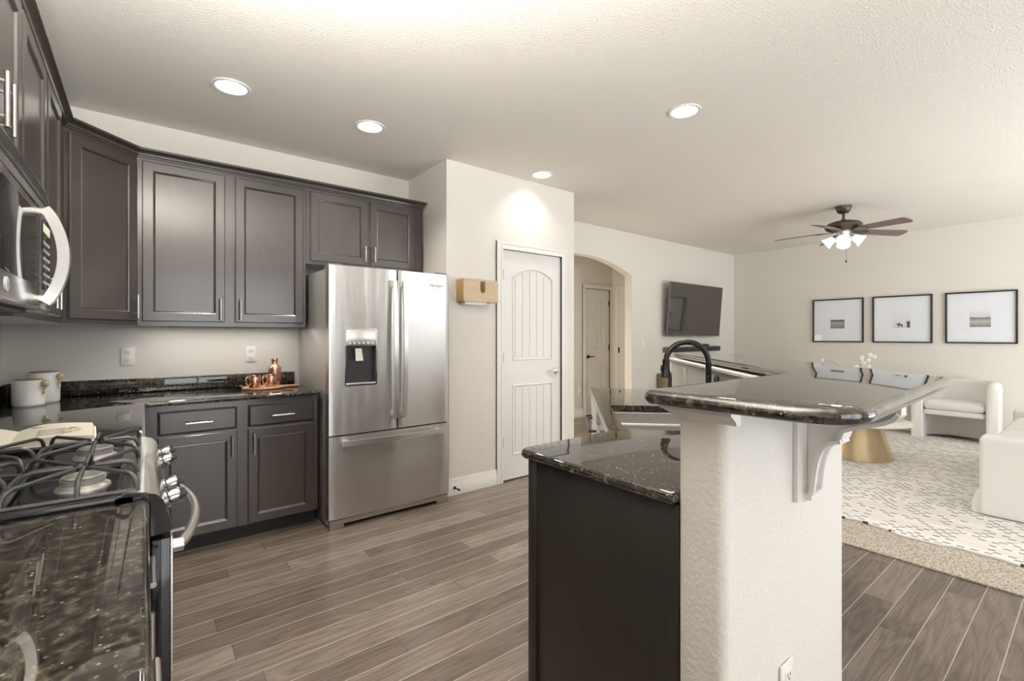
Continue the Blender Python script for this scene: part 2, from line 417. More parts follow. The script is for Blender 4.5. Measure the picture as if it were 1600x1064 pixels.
    def sweep(s, path, prof, closed=False, caps=True):
        """profile (off, z) swept along a plan path; offset to the right of travel, mitred"""
        P = [Vector((p[0], p[1])) for p in path]; m = len(P); V = []; F = []; k = len(prof)
        for i in range(m):
            d0 = (P[i]-P[i-1]).normalized() if (i > 0 or closed) else None
            d1 = (P[(i+1) % m]-P[i]).normalized() if (i < m-1 or closed) else None
            d0 = d0 or d1; d1 = d1 or d0
            n0 = Vector((d0.y, -d0.x)); n1 = Vector((d1.y, -d1.x))
            nn = (n0+n1).normalized(); nn = nn/max(0.3, nn.dot(n0))
            for o, z in prof: V.append((P[i].x+nn.x*o, P[i].y+nn.y*o, z))
        for i in range(m if closed else m-1):
            j = (i+1) % m
            for q in range(k):
                F.append((i*k+q, i*k+(q+1) % k, j*k+(q+1) % k, j*k+q))
        if caps and not closed:
            F.append(tuple(range(k))); F.append(tuple((m-1)*k+q for q in range(k))[::-1])
        return s.add(V, F)
    def sphere(s, c, r, sc=(1, 1, 1), seg=16):
        bm = bmesh.new(); bmesh.ops.create_uvsphere(bm, u_segments=seg, v_segments=seg//2, radius=r)
        return s.bm(bm, Matrix.Translation(c) @ Matrix.Diagonal((*sc, 1)))
    def build(s, name, mat, parent=None, smooth=35, label=None):
        me = bpy.data.meshes.new(name)
        off = Vector((0, 0, 0))
        if parent is not None and parent.get('_world'):
            off = Vector(parent['_world'])
        me.from_pydata([tuple(Vector(p)-off) for p in s.v], [], s.f)
        b = bmesh.new(); b.from_mesh(me)
        bmesh.ops.recalc_face_normals(b, faces=b.faces[:]); b.to_mesh(me); b.free()
        if smooth:
            me.shade_smooth(); me.set_sharp_from_angle(angle=math.radians(smooth))
        o = bpy.data.objects.new(name, me); COL.objects.link(o)
        me.materials.append(M[mat] if isinstance(mat, str) else mat)
        if parent is not None:
            o.parent = parent
            if parent.get('_world'): o['_world'] = parent['_world']
        if label: o['label'] = label
        return o
def tag(o, label, cat, group=None, kind=None):
    o['label'] = label; o['category'] = cat
    if group: o['group'] = group
    if kind: o['kind'] = kind
    return o
def thing(name, loc, label, cat, group=None, world=True, rz=0):
    """Empty at the base of a thing; world=True: its parts are given in scene coordinates"""
    o = bpy.data.objects.new(name, None); COL.objects.link(o); o.empty_display_size = 0.05
    o.location = loc; o.rotation_euler = (0, 0, rz)
    if world: o['_world'] = tuple(loc)
    return tag(o, label, cat, group)
def struct(o, label=None):
    o['kind'] = 'structure'
    if label: o['label'] = label
    return o
def copy_tree(o, parent=None):
    c = o.copy(); COL.objects.link(c)
    if parent is not None: c.parent = parent
    for ch in list(o.children): copy_tree(ch, c)
    return c
def fillet(pts, rad, seg=8):
    """round the corners of a closed plan outline; rad: one radius or one per point"""
    n = len(pts); out = []
    for i in range(n):
        r = rad[i] if isinstance(rad, (list, tuple)) else rad
        p = Vector(pts[i]); a = (Vector(pts[i-1])-p); b = (Vector(pts[(i+1) % n])-p)
        if r <= 0: out.append(tuple(p)); continue
        a.normalize(); b.normalize(); ang = a.angle(b)
        t = r/math.tan(ang/2); c = p+(a+b).normalized()*(r/math.sin(ang/2))
        s0 = p+a*t; s1 = p+b*t
        a0 = math.atan2(s0.y-c.y, s0.x-c.x); a1 = math.atan2(s1.y-c.y, s1.x-c.x)
        d = (a1-a0+PI) % (2*PI)-PI
        for k in range(seg+1):
            th = a0+d*k/seg; out.append((c.x+r*math.cos(th), c.y+r*math.sin(th)))
    return out
def inset(pts, d):
    n = len(pts); out = []
    ar = sum(pts[i][0]*pts[(i+1) % n][1]-pts[(i+1) % n][0]*pts[i][1] for i in range(n)); sg = 1 if ar > 0 else -1
    for i in range(n):
        p = Vector(pts[i]); d0 = (p-Vector(pts[i-1])).normalized(); d1 = (Vector(pts[(i+1) % n])-p).normalized()
        n0 = Vector((-d0.y, d0.x))*sg; n1 = Vector((-d1.y, d1.x))*sg
        nn = (n0+n1).normalized(); nn = nn/max(0.3, nn.dot(n0)); out.append(tuple(p+nn*d))
    return out
def slab(mb, outline, z0, z1, r=None, seg=6, full=True):
    """stone slab with a rounded (bullnose) edge all round"""
    h = (z1-z0)/2; r = r or h; V = []; F = []; n = len(outline)
    pr = [(r-r*math.cos(PI/2*k/seg), h+h*math.sin(PI/2*k/seg)) for k in range(seg+1)]
    if full: pr = [(o, 2*h-z) for o, z in pr[:0:-1]]+pr
    else: pr = [(0, 0)]+pr
    for o, z in pr:
        V += [(p[0], p[1], z0+z) for p in inset(outline, o)]
    for i in range(len(pr)-1):
        for k in range(n): F.append((i*n+k, i*n+(k+1) % n, (i+1)*n+(k+1) % n, (i+1)*n+k))
    F.append(tuple(range(n))[::-1]); e = (len(pr)-1)*n; F.append(tuple(e+k for k in range(n)))
    return mb.add(V, F)
def cut(o, mb, op='DIFFERENCE'):
    c = mb.build('cutter', 'black', None, 0)
    if o.get('_world'): c.location = tuple(-x for x in o['_world'])
    par = o.parent; o.parent = None
    md = o.modifiers.new('cut', 'BOOLEAN'); md.object = c; md.operation = op; md.solver = 'EXACT'
    bpy.context.view_layer.update(); dg = bpy.context.evaluated_depsgraph_get()
    me = bpy.data.meshes.new_from_object(o.evaluated_get(dg)); o.modifiers.clear(); o.data = me
    me.set_sharp_from_angle(angle=math.radians(35))
    o.parent = par
    bpy.data.objects.remove(c); return o
def text_mb(txt, size, depth=0.0):
    cu = bpy.data.curves.new('t', 'FONT'); cu.body = txt; cu.size = size; cu.extrude = depth; cu.align_x = 'CENTER'; cu.align_y = 'CENTER'
    o = bpy.data.objects.new('t', cu); COL.objects.link(o); bpy.context.view_layer.update()
    me = bpy.data.meshes.new_from_object(o.evaluated_get(bpy.context.evaluated_depsgraph_get()))
    V = [v.co.copy() for v in me.vertices]; F = [tuple(p.vertices) for p in me.polygons]
    bpy.data.objects.remove(o); return V, F

# ================================================================== SETTING
fl = MB().box((XL-0.12, YR-0.12, -0.1), (XA+0.12, 5.35, 0)).build('floor', 'floor', None, 0); struct(fl, 'grey brown hardwood plank floor')
ce = MB().box((XL-0.12, YR-0.12, CEIL), (XA+0.12, 5.35, CEIL+0.1)).build('ceiling', 'ceiling', None, 0); struct(ce, 'textured cream ceiling')
struct(MB().box((XL-0.12, YB, 0), (PX1-0.05, YB+0.12, CEIL)).build('wall_back', 'wall', None, 0))
struct(MB().box((XL-0.12, YR, 0), (XL, YB, CEIL)).build('wall_left', 'wall', None, 0))
# pantry box with its door opening
OP0, OP1, OPZ = 2.452, 3.186, 2.045
pw = MB()
pw.prism([(PX0, 0), (OP0, 0), (OP0, OPZ), (OP1, OPZ), (OP1, 0), (PX1, 0), (PX1, CEIL), (PX0, CEIL)], YP, YP+0.11, 'y')
pw.box((PX0, YP+0.11, 0), (PX0+0.1, YB+0.12, CEIL)); pw.box((PX1-0.1, YP+0.11, 0), (PX1, YT, CEIL))
struct(pw.build('wall_pantry', 'wall', None, 0))
# television wall with the arched opening
A0, A1, AS, AT = 3.42, 5.285, 2.115, 2.305
arc = [(A0+(A1-A0)*k/24, AS+(AT-AS)*(1-(2*k/24-1)**2)) for k in range(25)]
tw = MB().prism([(PX1-0.1, 0), (A0, 0)]+arc+[(A1, 0), (XA+0.12, 0), (XA+0.12, CEIL), (PX1-0.1, CEIL)], YT, YT+0.115, 'y')
struct(tw.build('wall_television', 'wall', None, 20))
struct(MB().box((XA, YR, 0), (XA+0.12, YT, CEIL)).build('wall_art', 'wall', None, 0))
# hall behind the arch
HY_, HX_ = 5.13, 6.17
hd0, hd1 = 5.52, 6.10
hw = MB().prism([(3.2, 0), (hd0-0.01, 0), (hd0-0.01, 2.05), (hd1+0.01, 2.05), (hd1+0.01, 0), (HX_+0.1, 0), (HX_+0.1, CEIL), (3.2, CEIL)], HY_, HY_+0.11, 'y')
hw.box((hd0-0.1, HY_+0.06, 0), (hd1+0.1, HY_+0.11, 2.1))
struct(hw.build('wall_hall', 'wall', None, 0))
struct(MB().box((HX_, YT+0.115, 0), (HX_+0.1, HY_, CEIL)).build('wall_hall_right', 'wall', None, 0))
struct(MB().box((3.2, YT+0.115, 0), (3.3, HY_, CEIL)).build('wall_hall_left', 'wall', None, 0))
# rear wall with patio door and living room windows (behind the camera)
rw = MB()
def xz(a, b, c, d): rw.box((a, YR-0.12, b), (c, YR, d))
xz(XL-0.12, 0, 0.1, CEIL); xz(0.1, 2.36, 2.4, CEIL); xz(2.4, 0, 3.7, CEIL); xz(3.7, 0, 7.3, 0.4); xz(3.7, 2.3, 7.3, CEIL); xz(7.3, 0, XA+0.12, CEIL)
struct(rw.build('wall_rear', 'wall', None, 0))
def window(n, x0, x1, z0, z1, cols, rows):
    m = MB(); w = 0.06
    for a, b in (((x0, z0), (x0+w, z1)), ((x1-w, z0), (x1, z1)), ((x0, z0), (x1, z0+w)), ((x0, z1-w), (x1, z1))):
        m.box((a[0], YR-0.1, a[1]), (b[0], YR-0.03, b[1]))
    for k in range(1, cols):
        x = x0+(x1-x0)*k/cols; m.box((x-0.035, YR-0.09, z0), (x+0.035, YR-0.04, z1))
    for k in range(1, rows):
        z = z0+(z1-z0)*k/rows; m.box((x0, YR-0.08, z-0.012), (x1, YR-0.05, z+0.012))
    return struct(m.build(n, 'trim', None, 0))
window('window_1', 0.1, 2.4, 0.02, 2.36, 2, 1); window('window_2', 3.7, 7.3, 0.4, 2.3, 3, 2)
# baseboards
BBP = [(0, 0), (0.015, 0), (0.015, 0.085), (0.011, 0.092), (0.011, 0.115), (0.006, 0.13), (0, 0.13)]
struct(MB().sweep([(PX0+0.001, YP), (2.39, YP)], BBP).build('baseboard_pantry', 'trim'))
struct(MB().sweep([(3.232, YP), (PX1, YP), (PX1, YP+0.1)], [(o, z) for o, z in BBP]).build('baseboard_pantry_end', 'trim'))
struct(MB().sweep([(A1, YT), (XA, YT), (XA, YR)], BBP).build('baseboard_living', 'trim'))
struct(MB().sweep([(3.3, HY_), (5.45, HY_)], BBP).build('baseboard_hall', 'trim'))

def lerp(a, b, t): return a+(b-a)*t
def panel_door(name, x0, x1, z0, z1, yf, parent_name_label, hinge_left, lever, arch=True):
    """white two-panel plank door in a wall facing -Y; leaf, hinges, lever, casing"""
    root = thing(name, ((x0+x1)/2, yf, 0), parent_name_label, 'door'); root['kind'] = 'structure'
    m = MB(); t = 0.035; w = x1-x0; rec = 0.007
    m.box((x0, yf+rec, z0), (x1, yf+t, z1))
    st = 0.115; pa, pb = x0+st, x1-st
    zb0, zb1, zt0 = z0+0.21, z0+0.83, z0+1.05; zt1 = z1-0.14; rise = 0.085
    m.box((x0, yf, z0), (pa, yf+rec, z1)); m.box((pb, yf, z0), (x1, yf+rec, z1))
    m.box((pa, yf, z0), (pb, yf+rec, zb0)); m.box((pa, yf, zb1), (pb, yf+rec, zt0))
    ar = [(lerp(pa, pb, k/16), zt1-rise+rise*math.sin(PI*k/16)**0.8) for k in range(17)]
    m.prism(ar+[(pb, z1), (pa, z1)], yf, yf+rec, 'y')
    leaf = m.build('leaf', 'door', root, 20)
    mm = MB(); g = 0.006
    for lo, hi, arc_ in ((zb0, zb1, False), (zt0, zt1, True)):
        path = [(pa+g, lo+g), (pb-g, lo+g)]
        if arc_: path += [(x, z-g) for x, z in ar[::-1]]
        else: path += [(pb-g, hi-g), (pa+g, hi-g)]
        pts = [(x, yf+0.001, z) for x, z in path]; pts.append(pts[0])
        for p, q in zip(pts, pts[1:]): mm.cyl(p, q, 0.0075, 8)
    mm.build('panel_moulding', 'door', leaf)
    pl = MB(); n = 5; ia, ib = pa+0.03, pb-0.03
    for lo, hi, arc_ in ((zb0+0.03, zb1-0.03, False), (zt0+0.03, zt1-0.03, True)):
        for k in range(n):
            a, b = lerp(ia, ib, k/n)+0.003, lerp(ia, ib, (k+1)/n)-0.003
            if arc_:
                za = zt1-rise+rise*math.sin(PI*(a-pa)/(pb-pa))**0.8-0.03; zc = zt1-rise+rise*math.sin(PI*(b-pa)/(pb-pa))**0.8-0.03
                pl.prism([(a, lo), (b, lo), (b, zc), (a, za)], yf+0.0015, yf+rec, 'y')
            else: pl.box((a, yf+0.0015, lo), (b, yf+rec, hi))
    pl.build('panel_planks', 'door', leaf, 20)
    hx = x0 if hinge_left else x1
    for hz in (0.35, 1.09, 1.82):
        MB().box((hx-0.009, yf-0.012, hz-0.045), (hx+0.009, yf+0.004, hz+0.045), 0.003).build('hinge', 'bronze', root)
    lx = x1-0.07 if hinge_left else x0+0.07; sg = -1 if hinge_left else 1; lz = 0.945
    k = MB(); k.lathe([(0.030, 0), (0.030, 0.006), (0.024, 0.012), (0.011, 0.014), (0.011, 0.045), (0.0, 0.047)], (lx, yf, lz), 20, None, '-y')
    k.tube([(lx, yf-0.04, lz), (lx+sg*0.03, yf-0.044, lz+0.002), (lx+sg*0.07, yf-0.042, lz+0.003), (lx+sg*0.11, yf-0.036, lz-0.003)], [0.011, 0.009, 0.008, 0.006], 10)
    k.build('lever_handle', lever, root)
    ex = x1 if hinge_left else x0
    MB().box((ex-0.003, yf-0.004, lz-0.028), (ex+0.004, yf+0.004, lz+0.028)).build('latch_plate', lever, root)
    return root
def casing(name, x0, x1, zt, y, w=0.065):
    """door casing around an opening in a wall facing -Y"""
    prof = [(0, 0), (0.018, 0.0), (0.018, 0.012), (0.014, 0.02), (0.014, 0.05), (0.008, 0.062), (0, w)]
    m = MB()
    for lay, a, b in ((0.013, 0, w), (0.018, 0.0, 0.02), (0.017, w-0.018, w)):
        o, i = b, a
        m.prism([(x0-o, 0), (x0-i, 0), (x0-i, zt+i), (x1+i, zt+i), (x1+i, 0), (x1+o, 0), (x1+o, zt+o), (x0-o, zt+o)], y-lay, y, 'y')
    return struct(m.build(name, 'trim', None, 0))
panel_door('door_1', 2.462, 3.176, 0.012, 2.038, 3.268, 'white two panel plank door with chrome lever beside the fridge', True, 'chrome')
casing('trim_1', 2.455, 3.165, 2.04, YP)
panel_door('door_2', hd0, hd1, 0.012, 2.035, HY_+0.006, 'white plank door with dark lever seen through the arch', False, 'bronze')
casing('trim_2', hd0-0.004, hd1+0.004, 2.04, HY_)
MB().box((2.452, YP+0.045, 0), (3.186, YP+0.105, 0.004)).build('trim_3', 'bronze', None, 0)['kind'] = 'structure'
# second doorway on the right hall wall, seen edge on
c3 = MB().prism([(4.25, 0), (4.32, 0), (4.32, 2.04), (4.98, 2.04), (4.98, 0), (5.05, 0), (5.05, 2.1), (4.25, 2.1)], HX_-0.018, HX_, 'x')
struct(c3.build('trim_4', 'trim', None, 0))
d3 = thing('door_3', (HX_, 4.65, 0), 'white hall door seen edge on at the right of the arch', 'door'); d3['kind'] = 'structure'
MB().box((HX_-0.006, 4.32, 0.01), (HX_+0.0, 4.98, 2.04)).build('leaf', 'door', d3, 0)
MB().box((HX_-0.02, 4.965, 1.0), (HX_-0.004, 4.985, 1.09)).build('hinge', 'bronze', d3)

# ------------------------------------------------------------------ outlets and switches
def plate(name, loc, rz, label, cat, kind):
    """wall plate in local coordinates facing -Y"""
    r = thing(name, loc, label, cat, None, False, rz)
    MB().box((-0.036, -0.007, -0.058), (0.036, 0, 0.058), 0.003).build('cover_plate', 'plastic', r)
    if kind == 'outlet':
        for dz in (-0.026, 0.026):
            rc = MB().box((-0.017, -0.0095, dz-0.015), (0.017, -0.006, dz+0.015), 0.004).build('receptacle', 'plastic', r)
            s = MB(); s.box((-0.008, -0.0102, dz-0.001), (-0.0055, -0.009, dz+0.009)); s.box((0.0055, -0.0102, dz-0.001), (0.008, -0.009, dz+0.007))
            s.cyl((0, -0.0102, dz-0.007), (0, -0.009, dz-0.007), 0.0028, 8); s.build('slots', 'slot', rc)
    else:
        MB().box((-0.017, -0.011, -0.034), (0.017, -0.006, 0.034), 0.003).build('rocker', 'plastic', r)
    return r
plate('wall_outlet', (-0.082, YB-0.001, 1.15), 0, 'white outlet on the back wall nearer the canisters', 'outlet', 'outlet')
plate('wall_outlet', (0.625, YB-0.001, 1.147), 0, 'white outlet on the back wall above the copper mugs', 'outlet', 'outlet')
plate('wall_outlet', (1.285, 0.507, 0.395), 0, 'white outlet low on the bar end wall below the corbel', 'outlet', 'outlet')
plate('light_switch', (5.53, YT-0.001, 1.175), 0, 'white light switch between the arch and the television', 'switch', 'switch')
plate('wall_outlet', (5.40, HY_-0.001, 0.42), 0, 'white outlet low on the hall wall left of the dark levered door', 'outlet', 'outlet')

# ================================================================== KITCHEN CABINETS
DOOR_RG = [(0, 0), (0, 0.016), (0.004, 0.02), (0.052, 0.02), (0.057, 0.0165), (0.060, 0.018), (0.064, 0.0115), (0.068, 0.0115)]
DRAW_RG = [(0, 0), (0, 0.010), (0.013, 0.02), (0.02, 0.02)]
def pull(mb, c, along, out, L=0.14, r=0.0058, stand=0.034):
    """bar pull: centre on the door face, direction along, direction out"""
    c, a, n = Vector(c), Vector(along), Vector(out)
    mb.cyl(c+n*stand-a*L/2, c+n*stand+a*L/2, r, 12)
    for k in (-0.32, 0.32): mb.cyl(c+a*L*k, c+a*L*k+n*stand, r*0.75, 8)
    return mb
def leaf(root, kind, O, U, N, w, h, pull_at=None, pull_dir='z', L=0.14):
    """door or drawer front on a cabinet face: O lower left corner on the face frame"""
    O, U, N = Vector(O), Vector(U), Vector(N); Z = Vector((0, 0, 1))
    d = MB().rings(O, U, Z, N, w, h, DOOR_RG if kind == 'door' else DRAW_RG).build('door' if kind == 'door' else 'drawer', 'wood', root, 20)
    if pull_at:
        c = O+U*pull_at[0]+Z*pull_at[1]+N*0.02
        pull(MB(), c, Z if pull_dir == 'z' else U, N, L).build('handle', 'nickel', d)
    return d
UZ0, UZ1, DZ0, DZ1 = 1.345, 2.365, 1.372, 2.342
X = (1, 0, 0); Y_ = (0, 1, 0); NX = (-1, 0, 0); NY = (0, -1, 0)
# over the microwave
c = thing('wall_cabinet', (XL, 1.74, 1.755), 'dark wall cabinet above the microwave with two bar handles', 'cabinet')
MB().box((XL+0.001, 1.345, 1.755), (-0.325, 2.145, UZ1)).build('body', 'wood', c, 0)
leaf(c, 'door', (-0.325, 1.37, 1.78), Y_, X, 0.375, DZ1-1.78, (0.345, 0.10))
leaf(c, 'door', (-0.325, 1.765, 1.78), Y_, X, 0.375, DZ1-1.78, (0.03, 0.10))
# tall pair beyond the microwave
c = thing('wall_cabinet', (XL, 2.7, UZ0), 'dark wall cabinet between the microwave and the corner cabinet', 'cabinet')
MB().box((XL+0.001, 2.147, UZ0), (-0.325, 3.328, UZ1)).build('body', 'wood', c, 0)
leaf(c, 'door', (-0.325, 2.17, DZ0), Y_, X, 0.455, DZ1-DZ0, (0.415, 0.09))
leaf(c, 'door', (-0.325, 2.665, DZ0), Y_, X, 0.395, DZ1-DZ0, (0.03, 0.09))
# diagonal corner
c = thing('corner_wall_cabinet', (XL, YB, UZ0), 'dark diagonal corner wall cabinet with a single narrow door', 'cabinet')
MB().prism([(XL+0.001, 3.33), (-0.325, 3.33), (-0.033, 3.62), (-0.033, YB-0.001), (XL+0.001, YB-0.001)], UZ0, UZ1).build('body', 'wood', c, 0)
dv = Vector((0.292, 0.29, 0)); dl = dv.length; du = dv/dl; dn = Vector((du.y, -du.x, 0))
leaf(c, 'door', Vector((-0.325, 3.33, DZ0))+du*0.016, du, dn, dl-0.032, DZ1-DZ0, (dl-0.06, 0.085))
# back wall pair
c = thing('wall_cabinet', (-0.03, YB, UZ0), 'wide dark wall cabinet with two tall doors over the back counter', 'cabinet')
MB().box((-0.031, 3.62, UZ0), (0.929, YB-0.001, UZ1)).build('body', 'wood', c, 0)
leaf(c, 'door', (-0.008, 3.62, DZ0), X, NY, 0.43, DZ1-DZ0, (0.402, 0.085))
leaf(c, 'door', (0.48, 3.62, DZ0), X, NY, 0.43, DZ1-DZ0, (0.028, 0.085))
# over the fridge
c = thing('wall_cabinet', (0.931, YB, 1.81), 'short dark wall cabinet above the steel fridge', 'cabinet')
MB().box((0.931, 3.62, 1.81), (1.863, YB-0.001, UZ1)).build('body', 'wood', c, 0)
leaf(c, 'door', (0.958, 3.62, 1.836), X, NY, 0.432, DZ1-1.836, (0.402, 0.085), 'z', 0.12)
leaf(c, 'door', (1.408, 3.62, 1.836), X, NY, 0.385, DZ1-1.836, (0.028, 0.085), 'z', 0.12)
# crown moulding
CR = [(-0.02, 2.366), (0.006, 2.366), (0.006, 2.374), (0.012, 2.377), (0.016, 2.388), (0.034, 2.402), (0.040, 2.404), (0.040, 2.416), (0.03, 2.42), (-0.02, 2.42)]
cr = MB().sweep([(-0.325, 0.9), (-0.325, 3.33), (-0.033, 3.62), (1.863, 3.62), (1.863, YB-0.002)], CR).build('crown_moulding', 'wood', None, 20)
tag(cr, 'dark crown moulding running along the tops of the wall cabinets', 'moulding')
# base cabinets
c = thing('base_cabinet', (0.45, YB, 0), 'dark base cabinet with two drawers and two doors under the back counter', 'cabinet')
MB().box((-0.02, 3.33, 0.1), (0.932, YB-0.001, 0.883)).build('body', 'wood', c, 0)
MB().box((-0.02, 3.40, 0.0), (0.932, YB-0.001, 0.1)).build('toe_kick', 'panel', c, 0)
for xa, hs in ((0.06, 0.363), (0.512, 0.03)):
    leaf(c, 'drawer', (xa, 3.33, 0.712), X, NY, 0.392, 0.137, (0.196, 0.062), 'u', 0.13)
    leaf(c, 'door', (xa, 3.33, 0.108), X, NY, 0.392, 0.592, (hs, 0.50), 'z', 0.13)
c = thing('base_cabinet', (XL, 2.7, 0), 'dark base cabinet in the corner between the range and the back counter', 'cabinet')
MB().box((XL+0.001, 2.125, 0.1), (-0.04, 3.328, 0.883)).build('body', 'wood', c, 0)
MB().box((XL+0.001, 2.125, 0.0), (-0.10, 3.328, 0.1)).build('toe_kick', 'panel', c, 0)
leaf(c, 'drawer', (-0.04, 2.15, 0.712), Y_, X, 0.9, 0.137, (0.45, 0.068), 'u', 0.13)
leaf(c, 'door', (-0.04, 2.15, 0.108), Y_, X, 0.44, 0.592, (0.41, 0.50)); leaf(c, 'door', (-0.04, 2.61, 0.108), Y_, X, 0.44, 0.592, (0.03, 0.50))
c = thing('base_cabinet', (XL, 0.4, 0), 'dark base cabinet under the near granite counter in the lower left', 'cabinet')
MB().box((XL+0.001, -0.8, 0.1), (-0.04, 1.335, 0.883)).build('body', 'wood', c, 0)
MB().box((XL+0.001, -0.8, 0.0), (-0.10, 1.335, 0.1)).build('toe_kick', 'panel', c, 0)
for ya, w in ((1.10, 0.22), (0.52, 0.56), (-0.4, 0.9)):
    leaf(c, 'drawer', (-0.04, ya, 0.725), Y_, X, w, 0.135, (w/2+0.008, 0.072), 'u', 0.14)
    leaf(c, 'door', (-0.04, ya, 0.108), Y_, X, w, 0.6, (w-0.03, 0.5))

# countertops
CT0, CT1 = 0.884, 0.914
m = MB(); slab(m, fillet([(XL+0.001, -0.8), (0.008, -0.8), (0.008, 1.347), (XL+0.001, 1.347)], [0, 0, 0.018, 0]), CT0, CT1, 0.012)
tag(m.build('countertop', 'granite', None, 40), 'dark speckled granite countertop in the near left corner of the picture', 'countertop')
m = MB(); slab(m, fillet([(XL+0.001, 2.118), (0.008, 2.118), (0.008, 3.285), (0.945, 3.285), (0.945, YB-0.001), (XL+0.001, YB-0.001)], [0, 0.018, 0.012, 0.018, 0, 0], 5), CT0, CT1, 0.012)
ct = m.build('countertop', 'granite', None, 40); tag(ct, 'dark granite corner countertop holding the canisters and the copper mugs', 'countertop')
m = MB(); m.box((XL+0.022, YB-0.021, CT1), (0.925, YB-0.001, 1.004), 0.003)
tag(m.build('backsplash', 'granite', None), 'low granite backsplash strip along the back wall behind the mugs', 'backsplash')
m = MB(); m.box((XL+0.001, 2.118, CT1), (XL+0.021, YB-0.022, 1.004), 0.003); tag(m.build('backsplash', 'granite', None), 'low granite backsplash strip on the left wall behind the nearer canister', 'backsplash')

# ================================================================== RANGE
RY0, RY1 = 1.353, 2.112
rg = thing('gas_range', (-0.3, 1.73, 0), 'stainless and black gas range with cast iron grates', 'range')
MB().box((XL+0.03, RY0+0.002, 0.02), (0.012, RY1-0.002, 0.90), 0.004).build('body', 'black', rg)
ck = MB().prism([(XL+0.03, RY0), (-0.02, RY0), (-0.02, RY1), (XL+0.03, RY1)], 0.90, 0.916)
for a, b in (((XL+0.03, RY0), (-0.015, RY0+0.022)), ((XL+0.03, RY1-0.022), (-0.015, RY1)), ((XL+0.03, RY0), (XL+0.06, RY1))):
    ck.box((a[0], a[1], 0.91), (b[0], b[1], 0.926), 0.004)
ck.build('cooktop', 'black', rg)
# front control panel: rounded steel nose
nose = [(-0.05, 0.90), (-0.05, 0.922), (-0.03, 0.928), (0.0, 0.926), (0.022, 0.918), (0.036, 0.902), (0.05, 0.845), (0.052, 0.828), (0.012, 0.822), (0.012, 0.90)]
cp = MB().prism(nose, RY0+0.006, RY1-0.006, 'y').build('control_panel', 'steely', rg, 50)
for y_ in (RY0, RY1-0.006): MB().prism(nose, y_, y_+0.006, 'y').build('panel_end_cap', 'black', rg)
kn = Vector((0.955, 0, 0.29)).normalized(); KR = Matrix.Rotation(math.atan2(kn.x, kn.z), 4, 'Y')
for ky in (1.46, 1.585, 1.905, 2.03):
    T = Matrix.Translation((0.043, ky, 0.873)) @ KR
    k = MB().lathe([(0.026, 0), (0.026, 0.006), (0.021, 0.009), (0.0205, 0.028), (0.018, 0.033), (0, 0.034)], (0, 0, 0), 24, T).build('knob', 'darkchrome', rg)
    g = MB().box((-0.006, -0.021, 0.030), (0.006, 0.021, 0.044), 0.003, 2, T); g.build('knob_grip', 'blackmatte', k)
od = MB().box((0.013, RY0+0.006, 0.20), (0.05, RY1-0.006, 0.81), 0.004).build('oven_door', 'black', rg)
MB().box((0.048, RY0+0.004, 0.20), (0.054, RY1-0.004, 0.81), 0.002).build('door_face', 'steely', od)
MB().box((0.053, RY0+0.12, 0.33), (0.0555, RY1-0.12, 0.64), 0.001).build('door_window', 'glassdark', od)
hp = [(0.068+0.055*math.sin(PI*k/16)**0.8, lerp(1.42, 2.045, k/16), 0.765) for k in range(17)]
h = MB().tube([(x, y, z) for x, y, z in hp], 0.0125, 14)
for y in (1.425, 2.04): h.cyl((0.052, y, 0.765), (0.078, y, 0.765), 0.016, 14)
h.build('door_handle', 'nickel', od)
MB().box((0.013, RY0+0.006, 0.03), (0.052, RY1-0.006, 0.185), 0.004).build('storage_drawer', 'steely', rg)
# burners and grates
for bi, (bx, by) in enumerate(((-0.115, 1.535), (-0.115, 1.895), (-0.36, 1.535), (-0.36, 1.895))):
    b = MB().lathe([(0.052, 0.916), (0.050, 0.921), (0.040, 0.926), (0.043, 0.940), (0.0, 0.940)], (bx, by, 0), 30).build('burner', 'burner', rg)
    MB().lathe([(0.040, 0.9405), (0.041, 0.944), (0.037, 0.947), (0, 0.947)], (bx, by, 0), 30).build('burner_cap', 'cap', b)
def grate(y0, y1):
    g = MB(); zf, zt, r = 0.927, 0.962, 0.0052
    for x0, x1 in ((-0.232, -0.012), (-0.468, -0.248)):
        cx, cy = -0.115 if x0 > -0.24 else -0.36, (y0+y1)/2
        cs = [(x0, y0), (x1, y0), (x1, y1), (x0, y1)]
        for i in range(4):
            p, q = cs[i], cs[(i+1) % 4]; g.cyl((*p, zf), (*q, zf), r, 8)
        for px, py, e in [(x, y, 0.028) for x, y in cs]+[(x0, cy, 0.02), (x1, cy, 0.02), (cx, y0, 0.02), (cx, y1, 0.02)]:
            d = Vector((cx-px, cy-py)); L = d.length; d /= L
            pts = [(px, py, zf), (px+d.x*0.004, py+d.y*0.004, zf+0.018), (px+d.x*0.012, py+d.y*0.012, zt-0.006), (px+d.x*0.028, py+d.y*0.028, zt), (cx-d.x*e, cy-d.y*e, zt)]
            g.tube(pts, r, 8)
        for x, y in cs: g.cyl((x, y, 0.915), (x, y, zf), 0.006, 8)
    return g.build('grate', 'iron', rg)
grate(1.388, 1.722); grate(1.742, 2.078)

